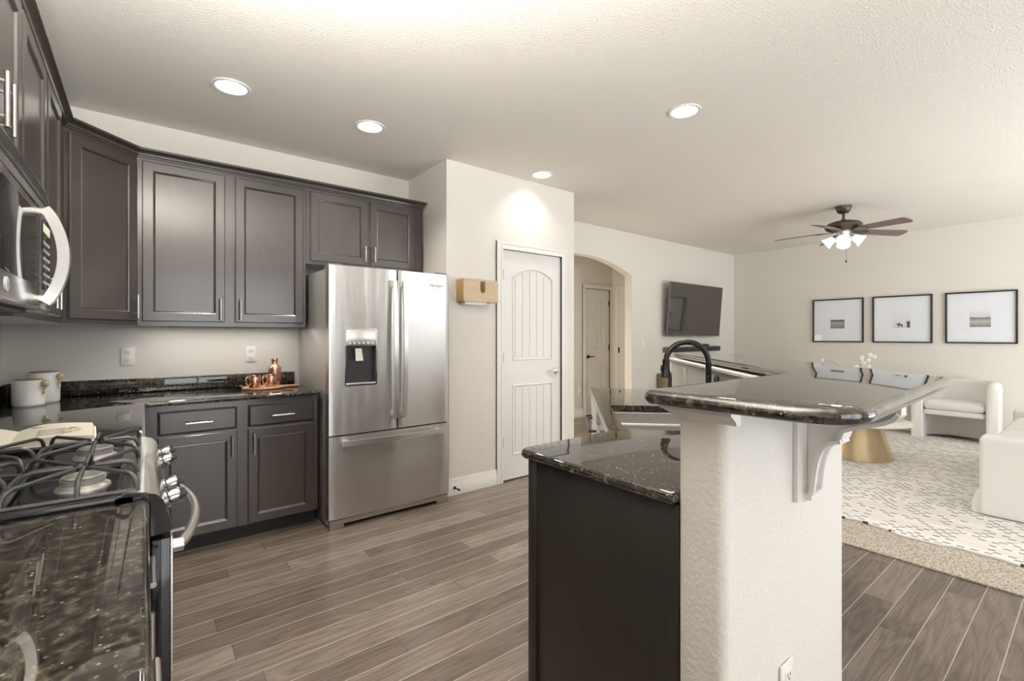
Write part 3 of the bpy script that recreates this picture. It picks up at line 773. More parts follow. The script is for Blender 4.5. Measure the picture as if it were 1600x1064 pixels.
# ================================================================== MICROWAVE
MX = -0.238
mw = thing('microwave', (XL, 1.74, 1.358), 'stainless over the range microwave with a bowed handle', 'microwave')
MB().box((XL+0.001, 1.348, 1.365), (MX-0.03, 2.128, 1.752), 0.003).build('body', 'blackmatte', mw)
df = MB().box((MX-0.03, 1.35, 1.362), (MX, 1.925, 1.655), 0.006).build('door', 'steely', mw)
MB().box((MX-0.001, 1.41, 1.425), (MX+0.0015, 1.845, 1.63), 0.0006).build('door_window', 'glassdark', df)
cp = MB().box((MX-0.03, 1.93, 1.362), (MX, 2.126, 1.655), 0.006).build('control_panel', 'steely', mw)
MB().box((MX-0.001, 1.948, 1.42), (MX+0.0015, 2.11, 1.635), 0.0006).build('keypad', 'glassdark', cp)
MB().box((MX+0.001, 1.965, 1.595), (MX+0.002, 2.09, 1.62)).build('display', 'display', cp, 0)
ky = MB()
for r_ in range(6):
    for q in range(3): ky.box((MX+0.001, 1.968+q*0.045, 1.44+r_*0.024), (MX+0.0022, 1.995+q*0.045, 1.448+r_*0.024))
ky.build('keys', 'plastic', cp, 0)
vg = MB().prism([(MX-0.03, 1.66), (MX-0.002, 1.66), (MX, 1.70), (MX-0.012, 1.752), (MX-0.03, 1.752)], 1.35, 2.126, 'y')
vo = vg.build('vent_panel', 'steely', mw)
sl = MB()
for k in range(4):
    z = 1.682+k*0.016; sl.box((MX-0.012, 1.38, z), (MX+0.0005-0.0035*max(0, k-1), 2.10, z+0.008))
sl.build('vent_slots', 'blackmatte', vo, 0)
hp = [(MX+0.014+0.040*math.sin(PI*k/18)**0.75, 1.895-0.0*k, lerp(1.378, 1.648, k/18)) for k in range(19)]
h = MB().tube(hp, 0, 4, True, (0.034, 0.026, (0.999, 0, 0.01)))
h.cyl((MX-0.002, 1.895, 1.388), (MX+0.016, 1.895, 1.388), 0.013, 12); h.cyl((MX-0.002, 1.895, 1.638), (MX+0.016, 1.895, 1.638), 0.013, 12)
h.build('handle', 'handlesteel', df, 50)
bd = MB().lathe([(0.017, 0), (0.017, 0.003), (0.014, 0.004), (0, 0.0042)], (MX, 1.49, 1.396), 28, None, 'x').build('badge', 'plastic', df)
V, F = text_mb('GE', 0.016)
T = Matrix.Translation((MX+0.0046, 1.49, 1.396)) @ Matrix(((0, 0, 1, 0), (1, 0, 0, 0), (0, 1, 0, 0), (0, 0, 0, 1)))
MB().add([T @ v for v in V], F).build('badge_lettering', 'grey', bd, 0)
un = MB().box((XL+0.05, 1.40, 1.352), (MX-0.05, 2.08, 1.366), 0.002).build('underside_grille', 'blackmatte', mw)

# ================================================================== FRIDGE
FX0, FX1, FY = 0.952, 1.856, 3.142
fr = thing('refrigerator', (1.4, 3.5, 0), 'stainless french door fridge with a bottom freezer drawer', 'refrigerator')
MB().box((FX0+0.006, FY+0.085, 0.012), (FX1-0.006, YB-0.02, 1.735), 0.006).build('body', 'steelside', fr)
def bowed(x0, x1, z0, z1, sag, ca, cb):
    """front panel whose plan is a shallow curve across ca..cb"""
    pts = [(x0, FY+0.078), (x0, FY+0.012)]
    for k in range(21):
        x = lerp(x0+0.003, x1-0.003, k/20); t = (x-ca)/(cb-ca); e = min(x-x0, x1-x)
        pts.append((x, FY+sag-sag*4*t*(1-t)+max(0, 0.012-e)*0.35))
    pts += [(x1, FY+0.012), (x1, FY+0.078)]
    return MB().prism(pts, z0, z1)
mid = 1.4285
ld = bowed(FX0, mid-0.003, 0.622, 1.752, 0.012, FX0, FX1).build('left_door', 'steelx', fr)
rd = bowed(mid+0.003, FX1, 0.622, 1.752, 0.012, FX0, FX1).build('right_door', 'steelx', fr)
fz = bowed(FX0, FX1, 0.064, 0.612, 0.012, FX0, FX1).build('freezer_drawer', 'steelx', fr)
for o, x in ((ld, 1.392), (rd, 1.466)):
    pts = [(x, FY-0.038-0.022*math.sin(PI*k/16), lerp(0.70, 1.672, k/16)) for k in range(17)]
    h = MB().tube(pts, 0, 4, True, (0.030, 0.014, (0.01, 1, 0)))
    for z in (0.73, 1.645): h.box((x-0.012, FY-0.04, z-0.02), (x+0.012, FY+0.01, z+0.02), 0.003)
    h.build('door_handle', 'handlesteel', o, 50)
pts = [(lerp(1.028, 1.795, k/16), FY-0.038-0.022*math.sin(PI*k/16), 0.568) for k in range(17)]
h = MB().tube(pts, 0, 4, True, (0.014, 0.034, (0, 0, 1)))
for x in (1.06, 1.763): h.box((x-0.02, FY-0.04, 0.556), (x+0.02, FY+0.01, 0.58), 0.003)
h.build('drawer_handle', 'handlesteel', fz, 50)
# ice and water dispenser
dx0, dx1, dz0, dz1 = 1.052, 1.276, 0.945, 1.332
cut(ld, MB().box((dx0+0.004, FY-0.05, dz0+0.012), (dx1-0.004, FY+0.062, 1.214)))
dp = MB()
ol = fillet([(dx0, dz0), (dx1, dz0), (dx1, dz1), (dx0, dz1)], 0.014, 5); il = inset(ol, 0.008)
n = len(ol)
ringv = [(p[0], FY-0.004, p[1]) for p in ol]+[(p[0], FY-0.004, p[1]) for p in il]+[(p[0], FY+0.014, p[1]) for p in ol]+[(p[0], FY+0.014, p[1]) for p in il]
ringf = []
for i in range(n):
    j = (i+1) % n; ringf += [(i, j, n+j, n+i), (i, j, 2*n+j, 2*n+i), (n+i, n+j, 3*n+j, 3*n+i)]
dp.add(ringv, ringf); dp.build('dispenser_frame', 'chrome', ld)
MB().box((dx0+0.006, FY-0.002, 1.214), (dx1-0.006, FY+0.014, dz1-0.006), 0.002).build('dispenser_panel', 'nickel', ld)
bt = MB()
for k in range(6): bt.lathe([(0.009, 0), (0.009, 0.003), (0, 0.0035)], (dx0+0.035+k*0.031, FY-0.002, 1.232), 12, None, '-y')
bt.build('dispenser_buttons', 'nickel', ld)
rc = MB(); a0, a1, b0, b1 = dx0+0.005, dx1-0.005, dz0+0.013, 1.213; yf, yb = FY+0.004, FY+0.060
rc.add([(a0, yf, b0), (a1, yf, b0), (a1, yf, b1), (a0, yf, b1), (a0+0.01, yb, b0), (a1-0.01, yb, b0), (a1-0.01, yb, b1), (a0+0.01, yb, b1)],
       [(0, 1, 5, 4), (1, 2, 6, 5), (2, 3, 7, 6), (3, 0, 4, 7), (4, 5, 6, 7)])
rc.build('dispenser_recess', 'recess', ld, 0)
pd = MB().prism([(-0.022, 0), (0.022, 0), (0.026, -0.085), (-0.026, -0.085)], 0, 0.006, 'y', mat=Matrix.Translation((1.15, FY+0.012, 1.196)) @ Matrix.Rotation(math.radians(-14), 4, 'X'))
pd.build('dispenser_paddle', 'burner', ld, 0)
MB().box((a0+0.004, FY-0.002, b0-0.006), (a1-0.004, FY+0.055, b0+0.006), 0.002).build('drip_tray', 'nickel', ld)
V, F = text_mb('Whirlpool', 0.030)
T = Matrix.Translation((1.742, FY-0.0008+0.0045, 1.662)) @ Matrix.Rotation(PI/2, 4, 'X')
lg = MB().add([T @ v for v in V], F)
sw = [(1.742+0.026*math.cos(t)*1.25, FY+0.002, 1.655+0.014*math.sin(t)) for t in [2.2+k*0.35 for k in range(14)]]
lg.tube(sw, 0.0011, 5)
lg.build('logo_lettering', 'steel_logo', rd, 0)
for x in (FX0+0.05, FX1-0.05):
    MB().prism([(FY+0.03, 1.735), (FY+0.03, 1.765), (FY+0.06, 1.768), (FY+0.14, 1.742), (FY+0.14, 1.735)], x-0.045, x+0.045, 'x').build('hinge_cover', 'grey', fr)
gl = MB().prism([(FX0+0.008, 0), (FX0+0.10, 0), (FX0+0.10, 0.028), (FX1-0.10, 0.028), (FX1-0.10, 0), (FX1-0.008, 0), (FX1-0.008, 0.058), (FX0+0.008, 0.058)], FY+0.012, FY+0.05, 'y')
gl.build('kick_grille', 'nickel', fr)

# ================================================================== COUNTER ITEMS
def canister(loc, r, h, label):
    t = thing('canister', loc, label, 'canister', 'ceramic canisters in the corner', False, math.radians(-28))
    MB().lathe([(r*0.93, 0), (r*0.985, 0.004), (r, 0.012), (r, h-0.004), (r-0.002, h), (r-0.006, h), (r-0.006, h-0.01), (0, h-0.01)], (0, 0, 0), 40).build('jar', 'ceramic', t)
    MB().lathe([(r-0.0065, h-0.009), (r-0.0065, h+0.002), (r-0.010, h+0.004), (0, h+0.004)], (0, 0, 0), 40).build('lid', 'lid', t)
    lp = MB().tube([(r-0.003, 0, h*0.72), (r+0.010, 0, h*0.70), (r+0.011, 0, h*0.50), (r-0.003, 0, h*0.48)], 0.004, 8)
    lp.build('spoon_loop', 'ceramic', t)
    sp = MB().sphere((r+0.014, 0, h*0.86), 0.020, (0.8, 0.85, 1.0), 18); sp.tube([(r+0.012, 0, h*0.78), (r+0.006, 0, h*0.45)], [0.006, 0.004], 8)
    sp.build('spoon', 'maple', t)
    return t
canister((-0.478, 3.515, CT1), 0.0635, 0.135, 'white ceramic canister with wooden lid, the nearer one')
canister((-0.437, 3.66, CT1), 0.0655, 0.165, 'white ceramic canister with wooden lid, the taller one behind')
# open book
bk = thing('open_book', (-0.355, 2.34, CT1+0.0005), 'open book with cream pages lying behind the range', 'book', None, False, math.radians(4))
MB().box((-0.215, -0.17, 0.0), (0.215, 0.17, 0.004), 0.0015).build('cover', 'pageedge', bk)
def pages(sg):
    pr = [(0, 0.004), (sg*0.21, 0.004)]+[(sg*lerp(0.205, 0.0, k/10), 0.020+0.010*math.sin(PI*min(1, k/10)*0.9)-0.016*max(0, k/10-0.75)*3) for k in range(11)]
    return MB().prism(pr, -0.165, 0.165, 'y')
pages(1).build('page_block', 'page', bk); pages(-1).build('page_block', 'page', bk)
pk = MB()
for k in range(7): pk.box((0.06, -0.12+k*0.022, 0.0298), (0.13+0.02*(k % 3), -0.117+k*0.022, 0.0305))
pk.build('print', 'ink', bk, 0)
for x, y, s in ((0.05, 0.10, 1), (0.085, 0.12, 0.8), (0.07, 0.085, 0.7), (0.15, 0.02, 0.8), (0.165, -0.04, 0.7)): MB().sphere((x, y, 0.0292), 0.016*s, (1, 0.5, 0.07), 10).build('illustration', 'leafink', bk)
# serving board with copper mugs and shaker
sb = thing('serving_board', (0.66, 3.66, CT1), 'round wooden serving board with handle under the copper mugs', 'board', None, False, math.radians(4))
ol = []
for k in range(49):
    t = math.radians(12)+math.radians(336)*k/48; ol.append((0.135*math.cos(t), 0.115*math.sin(t)))
ol += [(0.19, -0.017), (0.235, -0.016), (0.242, 0), (0.235, 0.016), (0.19, 0.017)]
m = MB(); slab(m, ol, 0.0, 0.014, 0.004, 3); m.build('board', 'board', sb)
MB().lathe([(0.005, 0.0142), (0.005, 0.0148), (0, 0.0148)], (0.226, 0, 0), 12).build('hanging_hole', 'slot', sb)
def mug(loc, label):
    t = thing('copper_mug', loc, label, 'mug', 'copper mugs on the serving board', False, math.radians(205))
    o = [(0.030, 0), (0.034, 0.003), (0.0385, 0.022), (0.040, 0.045), (0.0385, 0.068), (0.0365, 0.078), (0.038, 0.083)]
    i = [(0.0365, 0.083), (0.0350, 0.077), (0.037, 0.05), (0.034, 0.01), (0, 0.006)]
    MB().lathe(o+i, (0, 0, 0), 32).build('cup', 'copper', t)
    MB().tube([(0.036, 0, 0.070), (0.050, 0, 0.076), (0.062, 0, 0.066), (0.064, 0, 0.045), (0.058, 0, 0.026), (0.048, 0, 0.018), (0.036, 0, 0.020)], [0.0035, 0.005, 0.0045, 0.004, 0.0045, 0.005, 0.0035], 10).build('handle', 'brass', t)
    return t
mug((0.595, 3.60, CT1+0.014), 'copper mug with brass handle, left of the pair')
mug((0.70, 3.625, CT1+0.014), 'copper mug with brass handle in front of the shaker')
t = thing('cocktail_shaker', (0.742, 3.715, CT1+0.014), 'hammered copper cocktail shaker behind the mugs', 'shaker', None, False)
MB().lathe([(0.036, 0), (0.039, 0.004), (0.042, 0.06), (0.043, 0.118), (0.0425, 0.124), (0.034, 0.138), (0.024, 0.146)], (0, 0, 0), 36).build('cup', 'copper', t)
MB().lathe([(0.024, 0.146), (0.0215, 0.150), (0.0215, 0.172), (0.0225, 0.176), (0.0225, 0.188), (0.020, 0.193), (0, 0.194)], (0, 0, 0), 28).build('cap', 'copper', t)
t = MB().lathe([(0.035, 0), (0.043, 0.004), (0.047, 0.012), (0.044, 0.012), (0.038, 0.006), (0, 0.005)], (0.545, 3.79, CT1), 28).build('small_dish', 'black', None)
tag(t, 'small black dish on the counter left of the mugs', 'dish')
# maple box on the pantry wall
bx = thing('wall_box', (2.15, YP, 1.55), 'pale wooden box holder hung on the wall left of the white door', 'holder')
b0, b1, by0 = 1.99, 2.325, 3.155
def bxz(x): return (x, 1.558), (x, 1.738)
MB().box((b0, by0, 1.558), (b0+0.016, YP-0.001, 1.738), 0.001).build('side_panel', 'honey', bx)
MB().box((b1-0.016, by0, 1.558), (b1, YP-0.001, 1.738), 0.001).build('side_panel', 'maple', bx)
sc_ = 2.172; hw_ = 0.026
arc2 = [(sc_+hw_*math.cos(t), 1.655+hw_*math.sin(t)) for t in [PI+PI*k/12 for k in range(13)]]
MB().prism([(b0, 1.558), (b1, 1.558), (b1, 1.738), (sc_+hw_, 1.738)]+arc2[::-1]+[(sc_-hw_, 1.738), (b0, 1.738)], by0-0.012, by0, 'y').build('front_panel', 'maple', bx, 20)
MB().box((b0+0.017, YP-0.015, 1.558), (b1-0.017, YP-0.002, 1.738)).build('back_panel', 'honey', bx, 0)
MB().box((b0+0.03, by0+0.02, 1.534), (b1-0.09, YP-0.02, 1.570), 0.003).build('paper_refill', 'plastic', bx, label='white paper showing under the box')
# door stop on the baseboard
ds = thing('door_stop', (1.965, YP-0.015, 0.06), 'small dark spring door stop on the baseboard by the fridge', 'door stop')
MB().lathe([(0.012, 0), (0.012, 0.006), (0.006, 0.010), (0.0045, 0.062)], (1.965, YP-0.015, 0.06), 14, None, '-y').build('rod', 'bronze', ds)
MB().lathe([(0.008, 0.060), (0.009, 0.066), (0.008, 0.078), (0, 0.080)], (1.965, YP-0.015, 0.06), 14, None, '-y').build('tip', 'blackmatte', ds)

# ================================================================== ISLAND
def dg(dif, sm): return ((sm-dif)/2, (sm+dif)/2)          # point with y-x = dif, x+y = sm
WT = 1.118
po = [(0.985, 0.508), (1.702, 0.508), dg(-1.194, 4.85), dg(-1.034, 4.85), (1.655, 0.621), (0.985, 0.621)]
w_ = MB().prism(fillet(po, [0.022, 0.0, 0.012, 0.012, 0.0, 0.012], 6), 0, WT).build('wall_bar', 'ponywall', None, 30); struct(w_, 'textured half wall carrying the raised bar')
ic = thing('island_cabinet', (1.3, 0.9, 0), 'black island base cabinet under the lower granite counter', 'cabinet')
kf = -0.274
cb = [(1.008, 0.623), (1.655, 0.623), dg(-1.032, 4.70), dg(kf, 4.70), (1.429, 1.155), (1.008, 1.155)]
MB().prism(cb, 0.1, 0.883, 'z', top=False).build('body', 'wood', ic, 0)
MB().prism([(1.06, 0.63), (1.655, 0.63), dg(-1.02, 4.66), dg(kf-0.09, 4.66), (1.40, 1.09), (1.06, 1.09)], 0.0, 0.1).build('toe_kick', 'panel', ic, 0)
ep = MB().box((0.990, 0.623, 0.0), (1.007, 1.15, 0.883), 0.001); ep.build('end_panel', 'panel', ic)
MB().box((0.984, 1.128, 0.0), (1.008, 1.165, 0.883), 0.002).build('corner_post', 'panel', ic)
U45 = Vector((1/R2, 1/R2, 0)); N45 = Vector((-1/R2, 1/R2, 0)); C0 = Vector((1.429, 1.155, 0))
leaf(ic, 'door', C0+U45*0.06+Vector((0, 0, 0.13)), U45, N45, 0.36, 0.6, (0.33, 0.5)); leaf(ic, 'door', C0+U45*0.44+Vector((0, 0, 0.13)), U45, N45, 0.36, 0.6, (0.03, 0.5))
leaf(ic, 'drawer', C0+U45*0.06+Vector((0, 0, 0.745)), U45, N45, 0.74, 0.12)
leaf(ic, 'door', (1.04, 1.155, 0.13), X, Y_, 0.36, 0.6, (0.33, 0.5)); leaf(ic, 'drawer', (1.04, 1.155, 0.745), X, Y_, 0.36, 0.12, (0.18, 0.06), 'u')
dw = thing('dishwasher', C0+U45*1.15, 'white dishwasher at the far end of the island under the lower counter', 'dishwasher')
def obox(a0, a1, n0, n1, z0, z1, bev=0.003):
    Mx = Matrix(((U45.x, N45.x, 0, C0.x), (U45.y, N45.y, 0, C0.y), (0, 0, 1, 0), (0, 0, 0, 1)))
    return MB().box((a0, n0, z0), (a1, n1, z1), bev, 2, Mx)
dd = obox(0.85, 1.44, 0.001, 0.03, 0.12, 0.78).build('door', 'plastic', dw)
obox(0.85, 1.44, 0.001, 0.034, 0.785, 0.875).build('control_strip', 'plastic', dw)
m = MB(); hp0 = C0+U45*0.92+N45*0.065+Vector((0, 0, 0.73)); hp1 = C0+U45*1.37+N45*0.065+Vector((0, 0, 0.73))
m.cyl(hp0, hp1, 0.009, 10); m.cyl(hp0-N45*0.036, hp0, 0.008, 8); m.cyl(hp1-N45*0.036, hp1, 0.008, 8); m.build('handle', 'bronze', dd)
# lower countertop with the sink opening
lo = [(0.965, 0.6225), (1.6545, 0.6225), dg(-1.0325, 4.73), dg(-0.21, 4.73), (1.41, 1.2), (0.965, 1.2)]
m = MB(); slab(m, fillet(lo, [0.0, 0, 0, 0.02, 0.01, 0.035], 6), CT0, CT1, 0.013)
lc = m.build('lower_countertop', 'granite', None, 40); tag(lc, 'lower dark granite island countertop around the sink', 'countertop')
S0, S1, D0, D1 = 2.665, 3.58, -0.315, -0.875
so = fillet([dg(D0, S0), dg(D0, S1), dg(D1, S1), dg(D1, S0)], [0.09, 0.03, 0.03, 0.06], 6)
cut(lc, MB().prism(so, 0.85, 0.95))
sk = thing('kitchen_sink', (*dg(-0.6, 3.12), 0.70), 'stainless double bowl sink set into the lower island counter', 'sink')
def bowl(s0, s1, rr, nm):
    o = inset(fillet([dg(D0, s0), dg(D0, s1), dg(D1, s1), dg(D1, s0)], rr, 6), -0.006); V = []; F = []; n = len(o)
    lv = [(0.0, 0.882), (0.008, 0.874), (0.012, 0.72), (0.035, 0.702)]
    for i_, z in lv: V += [(p[0], p[1], z) for p in inset(o, i_)]
    for i in range(len(lv)-1):
        for k in range(n): F.append((i*n+k, i*n+(k+1) % n, (i+1)*n+(k+1) % n, (i+1)*n+k))
    e = (len(lv)-1)*n; F.append(tuple(e+k for k in range(n)))
    b = MB().add(V, F).build(nm, 'sinksteel', sk)
    c_ = dg((D0+D1)/2, (s0+s1)/2)
    MB().lathe([(0.04, 0.7025), (0.038, 0.706), (0.02, 0.7045), (0, 0.7045)], (c_[0], c_[1], 0), 20).build('drain', 'chrome', b)
bowl(3.13, S1, [0.03, 0.03, 0.03, 0.03], 'bowl'); bowl(S0, 3.10, [0.09, 0.03, 0.03, 0.06], 'bowl')
MB().prism([dg(D0, 3.10), dg(D0, 3.13), dg(D1, 3.13), dg(D1, 3.10)], 0.84, 0.878).build('divider', 'sinksteel', sk, 0)
# faucet
fb = Vector((*dg(-0.955, 3.335), CT1))
fa = thing('faucet', fb, 'black gooseneck faucet behind the sink', 'faucet', None, False, math.radians(135))
MB().lathe([(0.030, 0), (0.030, 0.006), (0.022, 0.012), (0.018, 0.05), (0.0165, 0.055), (0.019, 0.060), (0.019, 0.068), (0.0145, 0.074), (0.0145, 0.10)], (0, 0, 0), 24).build('base', 'bronze', fa)
R_ = 0.1
pts = [(0, 0, 0.08), (0, 0, 0.16)]+[(R_-R_*math.cos(math.radians(a)), 0, 0.238+R_*math.sin(math.radians(a))) for a in range(0, 171, 10)]
MB().tube(pts, 0.0135, 16).build('neck', 'bronze', fa)
e = Vector(pts[-1]); dd_ = Vector((math.sin(math.radians(170)-PI/2+PI/2)*0.17, 0, -0.98)).normalized()
sh = MB().tube([e, e+dd_*0.012, e+dd_*0.02, e+dd_*0.05, e+dd_*0.085, e+dd_*0.09], [0.016, 0.018, 0.0165, 0.018, 0.025, 0.022], 18).build('spray_head', 'bronze', fa)
MB().box((e.x+0.017, -0.006, e.z-0.06), (e.x+0.026, 0.006, e.z-0.03), 0.002).build('spray_button', 'bronze', sh)
hx, hy = -0.8, 0.6
hd = MB().cyl((hx*0.010, hy*0.010, 0.125), (hx*0.032, hy*0.032, 0.125), 0.011, 14)
hd.tube([(hx*0.036, hy*0.036, 0.108), (hx*0.037, hy*0.037, 0.135), (hx*0.039, hy*0.039, 0.165), (hx*0.040, hy*0.040, 0.182)], [0.011, 0.014, 0.012, 0.006], 12)
hd.build('lever', 'bronze', fa)
# bar top
BZ0, BZ1 = 1.126, 1.158
bo = [(0.912, 0.247), (1.905, 0.285), dg(-1.655, 4.95), dg(-1.07, 4.95), (1.742, 0.672), (0.905, 0.672)]
m = MB(); slab(m, fillet(bo, [0.11, 0.07, 0.03, 0.03, 0.0, 0.03], 10), BZ0, BZ1, 0.0155)
tag(m.build('bar_countertop', 'granite', None, 40), 'raised dark granite bar top bending away to the right', 'countertop')
TR = [(-0.012, 1.092), (0.006, 1.092), (0.010, 1.100), (0.024, 1.112), (0.030, 1.114), (0.030, 1.125), (-0.012, 1.125)]
pth = [(0.9845, 0.480), (0.9845, 0.6215), (1.6548, 0.6215), dg(-1.0335, 4.85)]
# offset towards the outside of the wall: travel so that the outside lies on the left -> reverse
bt_ = MB().sweep(pth[::-1], [(o, z) for o, z in TR]).build('bar_trim', 'trim', None, 20)
struct(bt_, 'white moulding under the bar top'); bt_.name = 'trim_5'
plate('light_switch', (*dg(-1.0325, 4.28), 1.030), math.radians(-135), 'white switch plate on the far half wall beside the faucet', 'switch', 'switch')
# corbel
cbx = thing('corbel', (1.39, 0.508, 0.85), 'white scrolled corbel bracket holding up the bar top', 'bracket')
cx0, cx1 = 1.335, 1.445; cy = 0.507
bp = MB().prism([(cx0, cy), (cx0, cy-0.010), (cx0+0.012, cy-0.014), (cx0+0.022, cy-0.014), (cx0+0.03, cy-0.022), (cx0+0.04, cy-0.016), (cx1-0.04, cy-0.016), (cx1-0.03, cy-0.022), (cx1-0.022, cy-0.014), (cx1-0.012, cy-0.014), (cx1, cy-0.010), (cx1, cy)], 0.848, BZ0)
bp.build('back_plate', 'trim', cbx, 20)
def cprof(g=0.0):
    a = [(0.012, 0.866), (0.036, 0.866), (0.040, 0.878), (0.043, 0.90), (0.046, 0.93), (0.052, 0.965), (0.062, 0.992), (0.078, 1.008), (0.100, 1.014), (0.101, 1.026), (0.106, 1.042), (0.122, 1.050), (0.15, 1.060), (0.185, 1.072), (0.205, 1.083), (0.215, 1.097), (0.216, BZ0), (0.012, BZ0)]
    return [(cy-p, z) for p, z in a]
MB().prism(cprof(), 1.368, 1.412, 'x').build('scroll_bracket', 'trim', cbx, 40)
ed = [(cy-p, z) for p, z in [(0.036, 0.868), (0.040, 0.878), (0.043, 0.90), (0.046, 0.93), (0.052, 0.965), (0.062, 0.992), (0.078, 1.008), (0.100, 1.014)]]
e2 = [(cy-p, z) for p, z in [(0.101, 1.024), (0.106, 1.042), (0.122, 1.050), (0.15, 1.060), (0.185, 1.072), (0.205, 1.083), (0.215, 1.097)]]
for path in (ed, e2):
    P_ = [Vector(p) for p in path]; inn = []
    for k in range(len(P_)):
        d_ = (P_[min(k+1, len(P_)-1)]-P_[max(k-1, 0)]).normalized(); inn.append(P_[k]+Vector((-d_.y, d_.x))*-0.010)
    MB().prism([tuple(p) for p in P_]+[tuple(p) for p in inn[::-1]], 1.356, 1.424, 'x').build('edge_band', 'trim', cbx, 40)
MB().box((1.362, cy-0.034, 0.852), (1.418, cy-0.012, 0.872), 0.004).build('foot_block', 'trim', cbx)

# ================================================================== LIVING ROOM
ru = MB().box((3.39, -1.9, 0.0), (7.95, 3.1, 0.012), 0.004).build('carpet', 'jute', None); tag(ru, 'speckled beige carpet rug under the white woven rug', 'rug')
wy = [(3.80+0.022*math.sin(y*6.3+0.6)+0.02*math.sin(y*13+1.0)+0.008*math.sin(y*37), y) for y in [-1.6+4.3*k/160 for k in range(161)]]
m = MB(); slab(m, wy+[(7.75, 2.7), (7.75, -1.6)], 0.0125, 0.027, 0.004, 2); ru = m.build('woven_rug', 'rug', None, 30); tag(ru, 'white woven rug with dark dashes on the living room floor', 'rug')
RZ = 0.0275
# coffee table
tc = (5.86, 1.60, RZ)
ct_ = thing('coffee_table', tc, 'round coffee table with cream top and gold cone base', 'table', None, False)
MB().lathe([(0.285, 0), (0.285, 0.012), (0.19, 0.355), (0.19, 0.36)], (0, 0, 0), 56).build('base', 'gold', ct_, 50)
MB().lathe([(0.10, 0.36), (0.43, 0.362), (0.45, 0.372), (0.45, 0.383), (0.445, 0.388), (0, 0.388)], (0, 0, 0), 64).build('tabletop', 'marble', ct_, 50)
TZ = RZ+0.388
t = MB()
for k in range(5): 
    a = k*1.26; t.lathe([(0.010, -0.008), (0.018, -0.003), (0.018, 0.006), (0.010, 0.012)], (6.02+0.045*math.cos(a), 1.38+0.03*math.sin(a), TZ+0.009), 12)
tag(t.build('ornament', 'black', None), 'small black ornament on the edge of the round coffee table', 'ornament')
va = thing('flower_vase', (5.86, 1.62, TZ), 'vase of white blossoms on the coffee table showing above the bar', 'vase', None, False)
MB().lathe([(0.045, 0), (0.06, 0.01), (0.075, 0.09), (0.06, 0.17), (0.028, 0.22), (0.03, 0.25), (0.026, 0.25), (0.024, 0.21), (0.0, 0.19)], (0, 0, 0), 32).build('vase', 'ceramic', va)
# view-right direction in plan is (0.786,-0.618)
def blossom(p, s, rz):
    m = MB()
    for k in range(5):
        a = rz+k*2*PI/5; d = Vector((math.cos(a)*0.8, -math.cos(a)*0.6, math.sin(a)))
        c0 = Vector(p)+d*s*0.62; m.sphere(c0, s*0.55, (0.75, 0.75, 0.62), 10)
    return m.build('blossom', 'flower', va)
st1 = [(0, 0, 0.22), (-0.01, 0.01, 0.40), (0.02, -0.016, 0.53), (0.075, -0.058, 0.62), (0.13, -0.10, 0.66)]
st2 = [(0, 0, 0.22), (-0.06, 0.05, 0.42), (-0.13, 0.10, 0.55), (-0.22, 0.17, 0.60), (-0.29, 0.23, 0.605)]
MB().tube(st1, [0.005, 0.004, 0.004, 0.003, 0.002], 8).build('stem', 'stem', va); MB().tube(st2, [0.005, 0.004, 0.004, 0.003, 0.002], 8).build('stem', 'stem', va)
for p, s in (((0.0, 0, 0.535), 0.028), ((0.03, -0.02, 0.52), 0.022), ((0.06, -0.045, 0.585), 0.03), ((0.05, -0.035, 0.635), 0.026), ((0.10, -0.078, 0.612), 0.026), ((0.115, -0.09, 0.665), 0.028), ((0.15, -0.117, 0.648), 0.024), ((-0.28, 0.22, 0.61), 0.02), ((0.11, -0.08, 0.545), 0.022)):
    blossom(p, s, random.random())
# tub armchair: local front is -Y
ac = thing('armchair', (7.85, 1.134, RZ), 'white curved tub armchair below the framed pictures', 'armchair', None, False, math.radians(-90))
W2, DF, DB, TH, HT = 0.39, -0.29, 0.27, 0.115, 0.715
path = []
rr = 0.32-TH/2
cx_, cy_ = W2-TH/2-rr, DB-TH/2-rr
for d_ in (0, 0.008, 0.018, 0.03, 0.045, 0.065, 0.1): path.append((-W2+TH/2, DF+d_))
path.append((-W2+TH/2, cy_))
for k in range(1, 11):
    a = PI-PI/2*k/10; path.append((-cx_+rr*math.cos(a), cy_+rr*math.sin(a)))
for k in range(0, 11):
    a = PI/2-PI/2*k/10; path.append((cx_+rr*math.cos(a), cy_+rr*math.sin(a)))
for d_ in (0.1, 0.065, 0.045, 0.03, 0.018, 0.008, 0): path.append((W2-TH/2, DF+d_))
cl = [path[0]]
for p in path[1:]:
    if (Vector(p)-Vector(cl[-1])).length > 0.004: cl.append(p)
path = cl
L_ = [0]
for p, q in zip(path, path[1:]): L_.append(L_[-1]+(Vector(q)-Vector(p)).length)
V = []; F = []; S_ = 9; prof_n = S_+1+4
for i, p in enumerate(path):
    a = Vector(path[max(i-1, 0)]); b = Vector(path[min(i+1, len(path)-1)]); d = (b-a).normalized(); nrm = Vector((d.y, -d.x))
    e = min(L_[i], L_[-1]-L_[i]); drop = 0.045*(1-min(1, e/0.06))**2; thn = TH/2*(1-0.18*(1-min(1, e/0.04))**2)
    ht = HT-drop
    pr = [(-thn*0.96, 0.0), (-thn, 0.02), (-thn, ht-TH/2)]
    for k in range(1, S_): 
        t_ = PI-PI*k/S_; pr.append((thn*math.cos(t_), ht-TH/2+TH/2*math.sin(t_)))
    pr += [(thn, ht-TH/2), (thn, 0.02), (thn*0.96, 0.0)]
    for o_, z in pr: V.append((p[0]+nrm.x*o_, p[1]+nrm.y*o_, z))
kk = len(pr)
